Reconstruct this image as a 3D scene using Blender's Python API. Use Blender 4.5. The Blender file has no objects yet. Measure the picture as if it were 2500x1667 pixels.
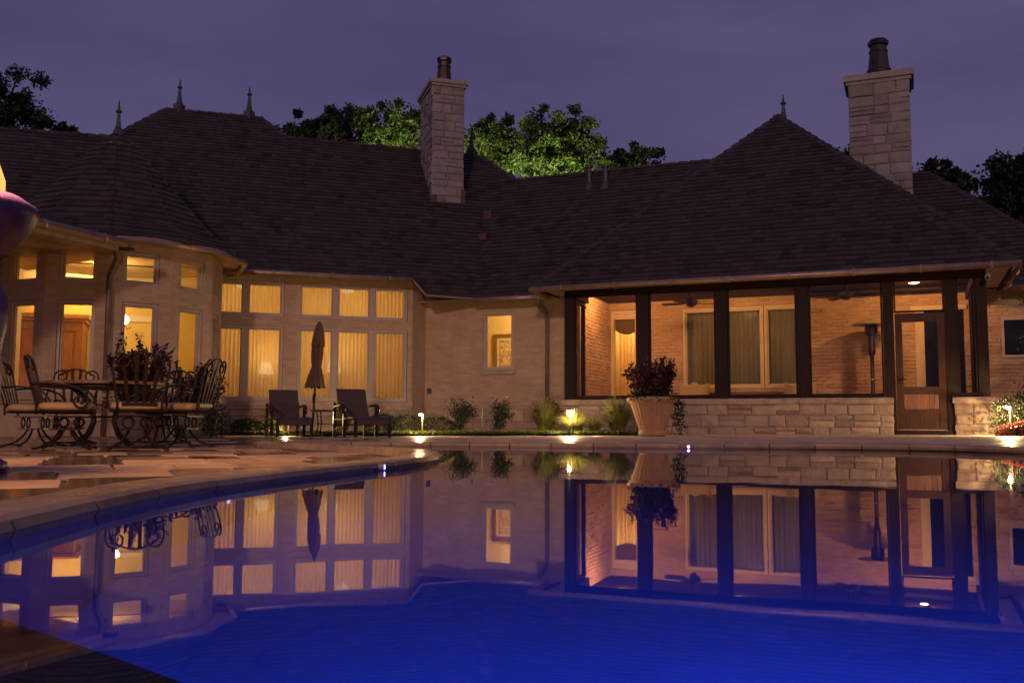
import bpy, math, random
from mathutils import Vector, Matrix
random.seed(11)
RND = random.Random
S = bpy.context.scene
COL = S.collection
rad = math.radians

# ------------------------------------------------------------------ camera
F_PX, CY, EYE = 2350.0, 833.5, 0.22
PITCH, ROLL = math.atan((1044 - 833.5) / F_PX), 0.0044
fwd = Vector((0, math.cos(PITCH), math.sin(PITCH)))
up0 = Vector((0, -math.sin(PITCH), math.cos(PITCH)))
rt0 = Vector((1, 0, 0))
rt = rt0 * math.cos(ROLL) + up0 * math.sin(ROLL)
up = -rt0 * math.sin(ROLL) + up0 * math.cos(ROLL)
cam_d = bpy.data.cameras.new('camera')
cam = bpy.data.objects.new('camera', cam_d)
COL.objects.link(cam)
cam.matrix_world = Matrix(((rt.x, up.x, -fwd.x, 0), (rt.y, up.y, -fwd.y, 0), (rt.z, up.z, -fwd.z, EYE), (0, 0, 0, 1)))
cam_d.sensor_width = 36
cam_d.sensor_fit = 'HORIZONTAL'
cam_d.lens = 36 * F_PX / 2500
cam_d.clip_start = 0.02
cam_d.clip_end = 2000
S.camera = cam

# ------------------------------------------------------------------ sky, sun, exposure
SUN_EL, SUN_AZ = 13, 187          # last glow of dusk from behind the camera
w = bpy.data.worlds.new('World')
S.world = w
w.use_nodes = True
nt = w.node_tree
for n in list(nt.nodes):
    nt.nodes.remove(n)
out = nt.nodes.new('ShaderNodeOutputWorld')
bg = nt.nodes.new('ShaderNodeBackground')
sky = nt.nodes.new('ShaderNodeTexSky')
sky.sky_type = 'NISHITA'
sky.sun_disc = False
sky.sun_elevation = rad(-3.0)
sky.sun_rotation = rad(SUN_AZ)
skm = nt.nodes.new('ShaderNodeMix'); skm.data_type = 'RGBA'; skm.blend_type = 'ADD'
skm.inputs[0].default_value = 0.35
tc = nt.nodes.new('ShaderNodeTexCoord')
mp = nt.nodes.new('ShaderNodeMapping')
mp.inputs['Scale'].default_value = (1.1, 1.1, 4.5)
nz = nt.nodes.new('ShaderNodeTexNoise')
nz.inputs['Scale'].default_value = 2.2
nz.inputs['Detail'].default_value = 5
nz.inputs['Roughness'].default_value = 0.5
cr = nt.nodes.new('ShaderNodeValToRGB')
cr.color_ramp.elements[0].position = 0.33
cr.color_ramp.elements[0].color = (0.066, 0.053, 0.140, 1)
cr.color_ramp.elements[1].position = 0.72
cr.color_ramp.elements[1].color = (0.104, 0.086, 0.178, 1)
nt.links.new(tc.outputs['Generated'], mp.inputs['Vector'])
nt.links.new(mp.outputs[0], nz.inputs['Vector'])
nt.links.new(nz.outputs['Fac'], cr.inputs['Fac'])
nt.links.new(cr.outputs['Color'], skm.inputs[6])
nt.links.new(sky.outputs[0], skm.inputs[7])
nt.links.new(skm.outputs[2], bg.inputs['Color'])
bg.inputs['Strength'].default_value = 1.0
nt.links.new(bg.outputs[0], out.inputs['Surface'])
skm.inputs[0].default_value = 0.08

sun_d = bpy.data.lights.new('sun', 'SUN')
sun = bpy.data.objects.new('sun', sun_d)
COL.objects.link(sun)
sun_d.energy = 0.60
sun_d.angle = rad(3)
sun_d.color = (1.0, 0.60, 0.43)
az, el = rad(SUN_AZ), rad(SUN_EL)
sd = Vector((math.sin(az) * math.cos(el), math.cos(az) * math.cos(el), math.sin(el)))
sun.rotation_euler = sd.to_track_quat('Z', 'Y').to_euler()

S.view_settings.view_transform = 'Standard'
S.view_settings.look = 'None'
S.view_settings.exposure = 0.0
S.view_settings.gamma = 1.0
S.view_settings.use_curve_mapping = False
S.render.engine = 'CYCLES'
S.cycles.use_denoising = True
S.cycles.max_bounces = 8
S.cycles.transparent_max_bounces = 16
S.cycles.diffuse_bounces = 3
S.cycles.glossy_bounces = 4
S.cycles.transmission_bounces = 6
S.cycles.caustics_reflective = False
S.cycles.caustics_refractive = False
S.cycles.sample_clamp_indirect = 4.0

# ------------------------------------------------------------------ materials
MATS = {}

def new_mat(name):
    m = bpy.data.materials.new(name)
    m.use_nodes = True
    t = m.node_tree
    for n in list(t.nodes):
        t.nodes.remove(n)
    o = t.nodes.new('ShaderNodeOutputMaterial')
    MATS[name] = m
    return m, t, o

def mat(name, c1, c2=None, rough=0.6, scale=6.0, bump=0.0, bscale=None, metal=0.0, tint=0.0, tintcol=None,
        spec=0.5, rough2=None, stretch=None, detail=4.0, transl=None, emit=None, estr=0.0, coat=0.0, rand=0.0):
    m, t, o = new_mat(name)
    N = t.nodes.new
    L = t.links.new
    p = N('ShaderNodeBsdfPrincipled')
    c2 = c2 or tuple(x * 0.7 for x in c1)
    co = N('ShaderNodeTexCoord')
    vec = co.outputs['Object']
    if stretch:
        mpn = N('ShaderNodeMapping')
        mpn.inputs['Scale'].default_value = stretch
        L(vec, mpn.inputs['Vector'])
        vec = mpn.outputs[0]
    n = N('ShaderNodeTexNoise')
    n.inputs['Scale'].default_value = scale
    n.inputs['Detail'].default_value = detail
    n.inputs['Roughness'].default_value = 0.6
    L(vec, n.inputs['Vector'])
    r = N('ShaderNodeValToRGB')
    r.color_ramp.elements[0].position = 0.32
    r.color_ramp.elements[1].position = 0.68
    r.color_ramp.elements[0].color = (*c2, 1)
    r.color_ramp.elements[1].color = (*c1, 1)
    L(n.outputs['Fac'], r.inputs['Fac'])
    col = r.outputs['Color']
    if tint or rand:
        if tint:
            a = N('ShaderNodeAttribute')
            a.attribute_name = 'tint'
            fac = a.outputs['Fac']
        else:
            a = N('ShaderNodeObjectInfo')
            fac = a.outputs['Random']
            tint = rand
        mr = N('ShaderNodeMapRange')
        mr.inputs['To Min'].default_value = 1 - tint
        mr.inputs['To Max'].default_value = 1 + tint
        L(fac, mr.inputs['Value'])
        hs = N('ShaderNodeHueSaturation')
        L(col, hs.inputs['Color'])
        L(mr.outputs[0], hs.inputs['Value'])
        col = hs.outputs['Color']
        if tintcol:
            mx = N('ShaderNodeMix')
            mx.data_type = 'RGBA'
            mt = N('ShaderNodeMath'); mt.operation = 'MULTIPLY'; mt.inputs[1].default_value = 7.31
            fr = N('ShaderNodeMath'); fr.operation = 'FRACT'
            mu = N('ShaderNodeMath'); mu.operation = 'MULTIPLY'; mu.inputs[1].default_value = 0.6
            L(fac, mt.inputs[0]); L(mt.outputs[0], fr.inputs[0]); L(fr.outputs[0], mu.inputs[0])
            L(mu.outputs[0], mx.inputs[0])
            L(col, mx.inputs[6])
            mx.inputs[7].default_value = (*tintcol, 1)
            col = mx.outputs[2]
    L(col, p.inputs['Base Color'])
    p.inputs['Roughness'].default_value = rough
    if rough2 is not None:
        n2 = N('ShaderNodeTexNoise')
        n2.inputs['Scale'].default_value = scale * 0.35
        n2.inputs['Detail'].default_value = 3
        L(vec, n2.inputs['Vector'])
        mr2 = N('ShaderNodeMapRange')
        mr2.inputs['From Min'].default_value = 0.35
        mr2.inputs['From Max'].default_value = 0.65
        mr2.inputs['To Min'].default_value = rough
        mr2.inputs['To Max'].default_value = rough2
        L(n2.outputs['Fac'], mr2.inputs['Value'])
        L(mr2.outputs[0], p.inputs['Roughness'])
    p.inputs['Metallic'].default_value = metal
    p.inputs['Specular IOR Level'].default_value = spec
    p.inputs['Coat Weight'].default_value = coat
    if emit:
        p.inputs['Emission Color'].default_value = (*emit, 1)
        p.inputs['Emission Strength'].default_value = estr
    if bump:
        n3 = N('ShaderNodeTexNoise')
        n3.inputs['Scale'].default_value = bscale or scale * 4
        n3.inputs['Detail'].default_value = 5
        L(vec, n3.inputs['Vector'])
        b = N('ShaderNodeBump')
        b.inputs['Strength'].default_value = bump
        b.inputs['Distance'].default_value = 0.02
        L(n3.outputs['Fac'], b.inputs['Height'])
        L(b.outputs[0], p.inputs['Normal'])
    sh = p.outputs[0]
    if transl:
        tr = N('ShaderNodeBsdfTranslucent')
        L(col, tr.inputs['Color'])
        mx2 = N('ShaderNodeMixShader')
        mx2.inputs[0].default_value = transl
        L(sh, mx2.inputs[1]); L(tr.outputs[0], mx2.inputs[2])
        sh = mx2.outputs[0]
    L(sh, o.inputs['Surface'])
    return m

def emat(name, c, s):
    m, t, o = new_mat(name)
    e = t.nodes.new('ShaderNodeEmission')
    e.inputs['Color'].default_value = (*c, 1)
    e.inputs['Strength'].default_value = s
    t.links.new(e.outputs[0], o.inputs['Surface'])
    return m

def glass_mat(name, refl=0.06, tintc=(0.97, 0.97, 0.95)):
    m, t, o = new_mat(name)
    N, L = t.nodes.new, t.links.new
    a = N('ShaderNodeBsdfTransparent'); a.inputs[0].default_value = (*tintc, 1)
    g = N('ShaderNodeBsdfGlossy'); g.inputs['Roughness'].default_value = 0.02
    mx = N('ShaderNodeMixShader')
    lw = N('ShaderNodeLayerWeight'); lw.inputs['Blend'].default_value = 0.5
    pw = N('ShaderNodeMath'); pw.operation = 'POWER'; pw.inputs[1].default_value = 5.0
    ma = N('ShaderNodeMath'); ma.operation = 'MULTIPLY_ADD'; ma.inputs[1].default_value = 0.6; ma.inputs[2].default_value = refl * 0.35
    L(lw.outputs['Facing'], pw.inputs[0]); L(pw.outputs[0], ma.inputs[0])
    L(ma.outputs[0], mx.inputs[0])
    L(a.outputs[0], mx.inputs[1]); L(g.outputs[0], mx.inputs[2])
    L(mx.outputs[0], o.inputs['Surface'])
    return m

def sheer_mat(name, c, see=0.2):
    m, t, o = new_mat(name)
    N, L = t.nodes.new, t.links.new
    d = N('ShaderNodeBsdfDiffuse'); d.inputs[0].default_value = (*c, 1)
    tr = N('ShaderNodeBsdfTranslucent'); tr.inputs[0].default_value = (*c, 1)
    co = N('ShaderNodeTexCoord')
    n = N('ShaderNodeTexNoise'); n.inputs['Scale'].default_value = 300
    L(co.outputs['Object'], n.inputs['Vector'])
    tp = N('ShaderNodeBsdfTransparent')
    m1 = N('ShaderNodeMixShader'); m1.inputs[0].default_value = 0.6
    m2 = N('ShaderNodeMixShader')
    mr = N('ShaderNodeMapRange'); mr.inputs['To Min'].default_value = see * 0.6; mr.inputs['To Max'].default_value = see * 1.4
    L(n.outputs['Fac'], mr.inputs['Value'])
    L(mr.outputs[0], m2.inputs[0])
    L(d.outputs[0], m1.inputs[1]); L(tr.outputs[0], m1.inputs[2])
    L(m1.outputs[0], m2.inputs[1]); L(tp.outputs[0], m2.inputs[2])
    L(m2.outputs[0], o.inputs['Surface'])
    return m

mat('paint_brick', (0.52, 0.37, 0.27), (0.43, 0.30, 0.21), rough=0.75, scale=2.5, bump=0.5, bscale=35, tint=0.10)
mat('paint_wall', (0.50, 0.36, 0.26), (0.41, 0.29, 0.20), rough=0.8, scale=2.2, bump=0.4, bscale=30)
mat('stone', (0.54, 0.39, 0.29), (0.37, 0.26, 0.19), rough=0.85, scale=5, bump=0.9, bscale=22, tint=0.22, tintcol=(0.34, 0.27, 0.22))
mat('chimney_stone', (0.36, 0.33, 0.33), (0.25, 0.23, 0.23), rough=0.85, scale=5, bump=0.9, bscale=22, tint=0.2, tintcol=(0.26, 0.23, 0.22))
mat('chimney_mortar', (0.33, 0.30, 0.30), (0.25, 0.23, 0.23), rough=0.95, scale=12, bump=0.6)
mat('chimney_cap', (0.40, 0.35, 0.34), (0.30, 0.26, 0.25), rough=0.85, scale=7, bump=0.5)
mat('mortar', (0.42, 0.31, 0.24), rough=0.95, scale=12, bump=0.6)
mat('cap_stone', (0.50, 0.37, 0.29), (0.37, 0.27, 0.20), rough=0.8, scale=7, bump=0.5, tint=0.12)
mat('shingle', (0.050, 0.041, 0.043), (0.033, 0.027, 0.030), rough=0.75, scale=9, bump=0.5, bscale=60, tint=0.5, tintcol=(0.066, 0.046, 0.044))
mat('roof_deck', (0.02, 0.017, 0.018), rough=0.9)
mat('dark_wood', (0.030, 0.015, 0.011), (0.018, 0.009, 0.008), rough=0.6, spec=0.2, scale=5, stretch=(4, 4, 0.6), bump=0.15)
mat('door_wood', (0.085, 0.034, 0.020), (0.05, 0.02, 0.013), rough=0.5, spec=0.25, scale=6, stretch=(5, 5, 0.5), bump=0.1)
mat('board_wood', (0.26, 0.11, 0.045), (0.15, 0.06, 0.03), rough=0.45, scale=6, stretch=(6, 6, 0.5), rand=0.25)
mat('soffit_wood', (0.46, 0.31, 0.16), (0.32, 0.21, 0.10), rough=0.5, scale=5, rand=0.2)
mat('copper', (0.42, 0.29, 0.22), (0.30, 0.20, 0.16), rough=0.42, metal=0.55, scale=6, bump=0.1)
mat('downspout', (0.24, 0.17, 0.13), (0.17, 0.12, 0.10), rough=0.5, metal=0.3, scale=6)
mat('flashing', (0.16, 0.07, 0.05), (0.10, 0.045, 0.035), rough=0.5, metal=0.4)
mat('lead', (0.12, 0.13, 0.13), (0.07, 0.08, 0.08), rough=0.55, metal=0.5, scale=8)
mat('flue_metal', (0.085, 0.06, 0.055), (0.045, 0.033, 0.032), rough=0.5, metal=0.5, scale=7)
mat('frame_paint', (0.50, 0.41, 0.36), (0.44, 0.36, 0.31), rough=0.45, scale=5)
mat('white_trim', (0.66, 0.56, 0.42), (0.60, 0.50, 0.37), rough=0.5)
mat('yellow_wall', (0.60, 0.43, 0.14), (0.55, 0.39, 0.12), rough=0.8)
mat('cream_wall', (0.66, 0.52, 0.30), (0.62, 0.48, 0.27), rough=0.8)
mat('room_ceiling', (0.72, 0.62, 0.45), (0.68, 0.58, 0.42), rough=0.8)
mat('room_floor', (0.20, 0.10, 0.05), (0.13, 0.06, 0.03), rough=0.35)
mat('armoire_wood', (0.42, 0.17, 0.05), (0.30, 0.11, 0.03), rough=0.35, scale=5, stretch=(4, 4, 0.5))
def paver_mat():
    m, t, o = new_mat('paver')
    N, L = t.nodes.new, t.links.new
    p = N('ShaderNodeBsdfPrincipled')
    co = N('ShaderNodeTexCoord')
    at = N('ShaderNodeAttribute'); at.attribute_name = 'tint'
    n = N('ShaderNodeTexNoise'); n.inputs['Scale'].default_value = 5; n.inputs['Detail'].default_value = 6
    L(co.outputs['Object'], n.inputs['Vector'])
    n2 = N('ShaderNodeTexNoise'); n2.inputs['Scale'].default_value = 0.55; n2.inputs['Detail'].default_value = 4; n2.inputs['Roughness'].default_value = 0.65
    L(co.outputs['Object'], n2.inputs['Vector'])
    ad = N('ShaderNodeMath'); ad.operation = 'ADD'
    hf = N('ShaderNodeMath'); hf.operation = 'MULTIPLY'; hf.inputs[1].default_value = 0.6
    L(n2.outputs['Fac'], hf.inputs[0])
    L(at.outputs['Fac'], ad.inputs[0]); L(hf.outputs[0], ad.inputs[1])
    wet = N('ShaderNodeMapRange'); wet.inputs['From Min'].default_value = 0.72; wet.inputs['From Max'].default_value = 1.0
    L(ad.outputs[0], wet.inputs['Value'])
    r = N('ShaderNodeValToRGB')
    r.color_ramp.elements[0].position = 0.3; r.color_ramp.elements[0].color = (0.36, 0.235, 0.165, 1)
    r.color_ramp.elements[1].position = 0.7; r.color_ramp.elements[1].color = (0.54, 0.38, 0.28, 1)
    L(n.outputs['Fac'], r.inputs['Fac'])
    mx = N('ShaderNodeMix'); mx.data_type = 'RGBA'
    L(wet.outputs[0], mx.inputs[0]); L(r.outputs[0], mx.inputs[6]); mx.inputs[7].default_value = (0.11, 0.068, 0.05, 1)
    L(mx.outputs[2], p.inputs['Base Color'])
    ro = N('ShaderNodeMapRange'); ro.inputs['To Min'].default_value = 0.55; ro.inputs['To Max'].default_value = 0.12
    L(wet.outputs[0], ro.inputs['Value']); L(ro.outputs[0], p.inputs['Roughness'])
    sp = N('ShaderNodeMapRange'); sp.inputs['To Min'].default_value = 0.12; sp.inputs['To Max'].default_value = 0.5
    L(wet.outputs[0], sp.inputs['Value']); L(sp.outputs[0], p.inputs['Specular IOR Level'])
    b = N('ShaderNodeBump'); b.inputs['Strength'].default_value = 0.06; b.inputs['Distance'].default_value = 0.02
    L(n.outputs['Fac'], b.inputs['Height']); L(b.outputs[0], p.inputs['Normal'])
    L(p.outputs[0], o.inputs['Surface'])
paver_mat()
mat('patio_bed', (0.13, 0.09, 0.07), rough=0.35, scale=9, bump=0.3)
mat('deck_stone', (0.62, 0.47, 0.34), (0.50, 0.37, 0.26), rough=0.25, rough2=0.55, scale=1.2, bump=0.06, tint=0.12)
mat('coping', (0.44, 0.32, 0.24), (0.30, 0.215, 0.16), rough=0.15, rough2=0.4, scale=5, bump=0.2, tint=0.15)
mat('pool_plaster', (0.33, 0.40, 0.55), (0.25, 0.31, 0.46), rough=0.7, scale=2.2, bump=0.2)
mat('pool_tile', (0.10, 0.11, 0.16), (0.06, 0.065, 0.10), rough=0.4, scale=8)
mat('bench_tile', (0.05, 0.03, 0.03), (0.03, 0.02, 0.022), rough=0.6, scale=5)
mat('soil', (0.035, 0.024, 0.017), (0.02, 0.014, 0.01), rough=0.95, scale=14, bump=0.8)
mat('grass', (0.05, 0.075, 0.02), (0.03, 0.05, 0.014), rough=0.8, scale=20, tint=0.4)
mat('turf_leaf', (0.13, 0.17, 0.03), (0.08, 0.12, 0.02), rough=0.6, tint=0.4, transl=0.3)
mat('blade', (0.20, 0.20, 0.055), (0.12, 0.13, 0.035), rough=0.55, tint=0.4, transl=0.3)
mat('shrub_leaf', (0.035, 0.05, 0.018), (0.02, 0.03, 0.012), rough=0.5, tint=0.4, transl=0.2)
mat('rose_leaf', (0.045, 0.06, 0.025), (0.025, 0.035, 0.016), rough=0.5, tint=0.4, transl=0.2)
mat('red_leaf', (0.07, 0.014, 0.018), (0.03, 0.008, 0.012), rough=0.45, tint=0.5, transl=0.2)
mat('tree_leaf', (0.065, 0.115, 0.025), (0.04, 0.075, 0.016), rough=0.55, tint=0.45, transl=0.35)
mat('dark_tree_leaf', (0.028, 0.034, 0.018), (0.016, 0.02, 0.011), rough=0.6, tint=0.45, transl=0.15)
mat('bark', (0.06, 0.045, 0.035), (0.035, 0.026, 0.02), rough=0.9, scale=8, bump=0.6)
mat('stem', (0.05, 0.05, 0.025), rough=0.7)
mat('pink_petal', (0.58, 0.22, 0.22), (0.46, 0.14, 0.15), rough=0.6, tint=0.3, transl=0.2)
mat('coral_petal', (0.55, 0.13, 0.09), (0.42, 0.08, 0.07), rough=0.6, tint=0.4, transl=0.2)
mat('terracotta', (0.44, 0.26, 0.155), (0.34, 0.19, 0.11), rough=0.75, scale=6, bump=0.3)
mat('grey_pot', (0.15, 0.12, 0.095), (0.10, 0.08, 0.065), rough=0.8, scale=8, bump=0.3)
mat('iron', (0.055, 0.035, 0.022), (0.03, 0.02, 0.014), rough=0.38, metal=0.6, scale=10)
mat('cushion', (0.42, 0.28, 0.15), (0.36, 0.24, 0.125), rough=0.85, scale=10, bump=0.2)
mat('table_tile', (0.30, 0.17, 0.10), (0.13, 0.075, 0.05), rough=0.35, scale=22, bump=0.3)
mat('lounge_frame', (0.035, 0.026, 0.024), (0.022, 0.016, 0.016), rough=0.4, metal=0.4)
mat('sling', (0.075, 0.05, 0.043), (0.06, 0.04, 0.035), rough=0.8, scale=40, bump=0.2)
mat('canvas', (0.14, 0.075, 0.05), (0.11, 0.06, 0.04), rough=0.85, scale=8, bump=0.15)
mat('pole_wood', (0.09, 0.05, 0.03), rough=0.45)
mat('heater_steel', (0.10, 0.075, 0.06), (0.07, 0.05, 0.04), rough=0.35, metal=0.7)
mat('dish_metal', (0.55, 0.47, 0.38), rough=0.35, metal=0.5)
mat('fan_dark', (0.035, 0.024, 0.018), rough=0.45)
mat('cream_cloth', (0.62, 0.50, 0.26), (0.56, 0.45, 0.22), rough=0.85, bump=0.1)
mat('white_plastic', (0.7, 0.66, 0.6), rough=0.4)
mat('black', (0.01, 0.01, 0.011), rough=0.4)
mat('urn_pool_tint', (0.075, 0.035, 0.16), (0.045, 0.02, 0.10), rough=0.35, metal=0.0, scale=6, bump=0.2)  # purple cast of the pool light painted into the base colour
mat('gold_frame', (0.36, 0.22, 0.07), (0.18, 0.10, 0.03), rough=0.4, metal=0.5, scale=30, bump=0.5)
mat('lamp_base', (0.25, 0.16, 0.08), rough=0.4)
mat('valance', (0.20, 0.13, 0.07), (0.12, 0.08, 0.05), rough=0.9, scale=30)
mat('night_glass', (0.012, 0.012, 0.010), rough=0.08, spec=0.6)
glass_mat('glass')
glass_mat('screen', tintc=(0.90, 0.88, 0.85))
sheer_mat('sheer', (0.80, 0.60, 0.33), 0.12)
sheer_mat('drape', (0.44, 0.41, 0.31), 0.03)
emat('bulb_warm', (1.0, 0.72, 0.38), 30)
emat('bulb_path', (1.0, 0.80, 0.50), 60)
emat('shade_glow', (1.0, 0.80, 0.45), 2.2)
emat('globe_glow', (1.0, 0.78, 0.42), 7)
emat('pool_lens', (0.28, 0.28, 1.0), 9)
emat('fill_lens', (1.0, 0.60, 0.25), 1.2)  # lens of the added porch fill lamps
emat('flame', (1.0, 0.42, 0.10), 1.6)

def painting_mat():
    m, t, o = new_mat('painting')
    N, L = t.nodes.new, t.links.new
    p = N('ShaderNodeBsdfPrincipled')
    co = N('ShaderNodeTexCoord')
    v = N('ShaderNodeTexVoronoi'); v.inputs['Scale'].default_value = 9
    n = N('ShaderNodeTexNoise'); n.inputs['Scale'].default_value = 5; n.inputs['Detail'].default_value = 6
    L(co.outputs['Object'], n.inputs['Vector'])
    L(n.outputs['Color'], v.inputs['Vector'])
    r = N('ShaderNodeValToRGB')
    e = r.color_ramp.elements
    e[0].position = 0.0; e[0].color = (0.42, 0.09, 0.03, 1)
    e[1].position = 1.0; e[1].color = (0.62, 0.45, 0.22, 1)
    for ps, c in ((0.3, (0.20, 0.20, 0.10, 1)), (0.5, (0.55, 0.33, 0.12, 1)), (0.75, (0.40, 0.42, 0.38, 1))):
        q = e.new(ps); q.color = c
    sp = N('ShaderNodeSeparateColor')
    L(v.outputs['Color'], sp.inputs[0])
    L(sp.outputs[0], r.inputs['Fac'])
    L(r.outputs[0], p.inputs['Base Color'])
    L(p.outputs[0], o.inputs['Surface'])
painting_mat()

def water_mat():
    m, t, o = new_mat('water')
    N, L = t.nodes.new, t.links.new
    g = N('ShaderNodeBsdfRefraction'); g.inputs['IOR'].default_value = 1.33; g.inputs['Roughness'].default_value = 0.0
    g.inputs['Color'].default_value = (0.75, 0.82, 1.0, 1)
    gl = N('ShaderNodeBsdfGlossy'); gl.inputs['Roughness'].default_value = 0.012
    fz = N('ShaderNodeFresnel'); fz.inputs[0].default_value = 1.33
    mx = N('ShaderNodeMixShader')
    co = N('ShaderNodeTexCoord')
    n = N('ShaderNodeTexNoise'); n.inputs['Scale'].default_value = 2.2; n.inputs['Detail'].default_value = 2
    b = N('ShaderNodeBump'); b.inputs['Strength'].default_value = 0.012; b.inputs['Distance'].default_value = 0.05
    L(co.outputs['Object'], n.inputs['Vector'])
    L(n.outputs['Fac'], b.inputs['Height'])
    for q in (g, gl, fz):
        L(b.outputs[0], q.inputs['Normal'])
    pw = N('ShaderNodeMath'); pw.operation = 'POWER'; pw.inputs[1].default_value = 0.5   # a calm, glossy surface
    L(fz.outputs[0], pw.inputs[0])
    L(pw.outputs[0], mx.inputs[0])
    L(g.outputs[0], mx.inputs[1]); L(gl.outputs[0], mx.inputs[2])
    L(mx.outputs[0], o.inputs['Surface'])
water_mat()

# ------------------------------------------------------------------ mesh helpers
OFF = {}

def root_of(o):
    while o.parent:
        o = o.parent
    return o

def thing(name, label, cat, loc=(0, 0, 0), rotz=0.0, group=None):
    o = bpy.data.objects.new(name, None)
    o.empty_display_size = 0.2
    COL.objects.link(o)
    o.location = loc
    o.rotation_euler = (0, 0, rotz)
    o['label'] = label
    o['category'] = cat
    if group:
        o['group'] = group
    return o

def tag(o, label, cat, group=None):
    o['label'] = label
    o['category'] = cat
    if group:
        o['group'] = group
    return o

class MB:
    def __init__(self):
        self.v, self.f, self.t, self.cur = [], [], [], 0.5
    def add(self, vs, fs):
        b = len(self.v)
        self.v.extend(Vector(x) for x in vs)
        for f in fs:
            self.f.append(tuple(i + b for i in f))
            self.t.append(self.cur)
    def hexa(self, p):
        self.add(p, [(3, 2, 1, 0), (4, 5, 6, 7), (0, 1, 5, 4), (1, 2, 6, 5), (2, 3, 7, 6), (3, 0, 4, 7)])
    def box(self, fr, a0, a1, b0, b1, c0, c1):
        fr = fr or (lambda x, y, z: (x, y, z))
        self.hexa([fr(a0, b0, c0), fr(a1, b0, c0), fr(a1, b1, c0), fr(a0, b1, c0),
                   fr(a0, b0, c1), fr(a1, b0, c1), fr(a1, b1, c1), fr(a0, b1, c1)])
    def prism(self, poly, d):
        n = len(poly)
        d = Vector(d)
        top = [Vector(p) for p in poly]
        bot = [p + d for p in top]
        fs = [tuple(range(n)), tuple(reversed(range(n, 2 * n)))]
        fs += [(i, n + i, n + (i + 1) % n, (i + 1) % n) for i in range(n)]
        self.add(top + bot, fs)
    def tube(self, path, r, seg=8, closed=False):
        path = [Vector(p) for p in path]
        n = len(path)
        rs = r if isinstance(r, (list, tuple)) else [r] * n
        vs, fs = [], []
        prev = None
        for i in range(n):
            if closed:
                d = path[(i + 1) % n] - path[i - 1]
            else:
                d = path[min(i + 1, n - 1)] - path[max(i - 1, 0)]
            if d.length < 1e-9:
                d = Vector((0, 0, 1))
            d.normalize()
            if prev is None:
                a = Vector((0, 0, 1)) if abs(d.z) < 0.9 else Vector((1, 0, 0))
                x = d.cross(a).normalized()
            else:
                x = (prev - d * prev.dot(d))
                x = x.normalized() if x.length > 1e-6 else d.orthogonal().normalized()
            prev = x
            y = d.cross(x)
            for k in range(seg):
                a = 2 * math.pi * k / seg
                vs.append(path[i] + (x * math.cos(a) + y * math.sin(a)) * rs[i])
        m = n if closed else n - 1
        for i in range(m):
            j = (i + 1) % n
            for k in range(seg):
                l = (k + 1) % seg
                fs.append((i * seg + k, i * seg + l, j * seg + l, j * seg + k))
        if not closed:
            fs.append(tuple(reversed(range(seg))))
            fs.append(tuple(range((n - 1) * seg, n * seg)))
        self.add(vs, fs)
    def lathe(self, prof, seg=16, c=(0, 0), rf=None, phase=0.0):
        vs, fs = [], []
        for (r, z) in prof:
            for k in range(seg):
                a = 2 * math.pi * k / seg + phase
                q = r * (rf(a, z) if rf else 1)
                vs.append((c[0] + q * math.cos(a), c[1] + q * math.sin(a), z))
        n = len(prof)
        for i in range(n - 1):
            for k in range(seg):
                l = (k + 1) % seg
                fs.append((i * seg + k, i * seg + l, (i + 1) * seg + l, (i + 1) * seg + k))
        fs.append(tuple(reversed(range(seg))))
        fs.append(tuple(range((n - 1) * seg, n * seg)))
        self.add(vs, fs)
    def build(self, name, m, parent=None, smooth=False, kind=None, origin=None, local=False):
        """verts are in world space (local=True: in the space of the thing)"""
        if not self.v:
            return None
        me = bpy.data.meshes.new(name)
        o = bpy.data.objects.new(name, me)
        if parent is not None:
            off = Vector((0, 0, 0)) if local else Vector(root_of(parent).location)
        elif origin is not None:
            off = Vector(origin)
        else:
            xs = [p.x for p in self.v]; ys = [p.y for p in self.v]
            off = Vector(((min(xs) + max(xs)) / 2, (min(ys) + max(ys)) / 2, min(p.z for p in self.v)))
        me.from_pydata([p - off for p in self.v], [], self.f)
        at = me.attributes.new('tint', 'FLOAT', 'FACE')
        at.data.foreach_set('value', self.t)
        me.materials.append(MATS[m])
        if smooth:
            me.polygons.foreach_set('use_smooth', [True] * len(me.polygons))
        me.update()
        COL.objects.link(o)
        if parent is not None:
            o.parent = parent
        else:
            o.location = off
        if kind:
            o['kind'] = kind
        return o

def copy_tree(o, parent=None):
    c = o.copy()
    COL.objects.link(c)
    c.parent = parent
    for ch in list(o.children):
        copy_tree(ch, c)
    return c

def point_light(name, loc, e, col, size=0.05, parent=None, spot=None, rot=None, blend=0.5, mirror=True):
    d = bpy.data.lights.new(name, 'SPOT' if spot else 'POINT')
    d.energy = e
    d.color = col
    d.shadow_soft_size = size
    if spot:
        d.spot_size = rad(spot)
        d.spot_blend = blend
    o = bpy.data.objects.new(name, d)
    COL.objects.link(o)
    o.location = loc
    o.visible_glossy = mirror      # the lit bulb or shade itself is the mesh beside it
    if rot is not None:
        o.rotation_euler = Vector(rot).to_track_quat('-Z', 'Y').to_euler()
    if parent is not None:
        o.parent = parent
        o.location = Vector(loc) - Vector(root_of(parent).location)
    return o

def area_light(name, loc, e, col, sx, sy, direction, parent=None):
    d = bpy.data.lights.new(name, 'AREA')
    d.energy = e
    d.color = col
    d.shape = 'RECTANGLE'
    d.size, d.size_y = sx, sy
    o = bpy.data.objects.new(name, d)
    COL.objects.link(o)
    o.location = loc
    o.rotation_euler = Vector(direction).to_track_quat('-Z', 'Y').to_euler()
    if parent is not None:
        o.parent = parent
        o.location = Vector(loc) - Vector(root_of(parent).location)
    return o

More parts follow.
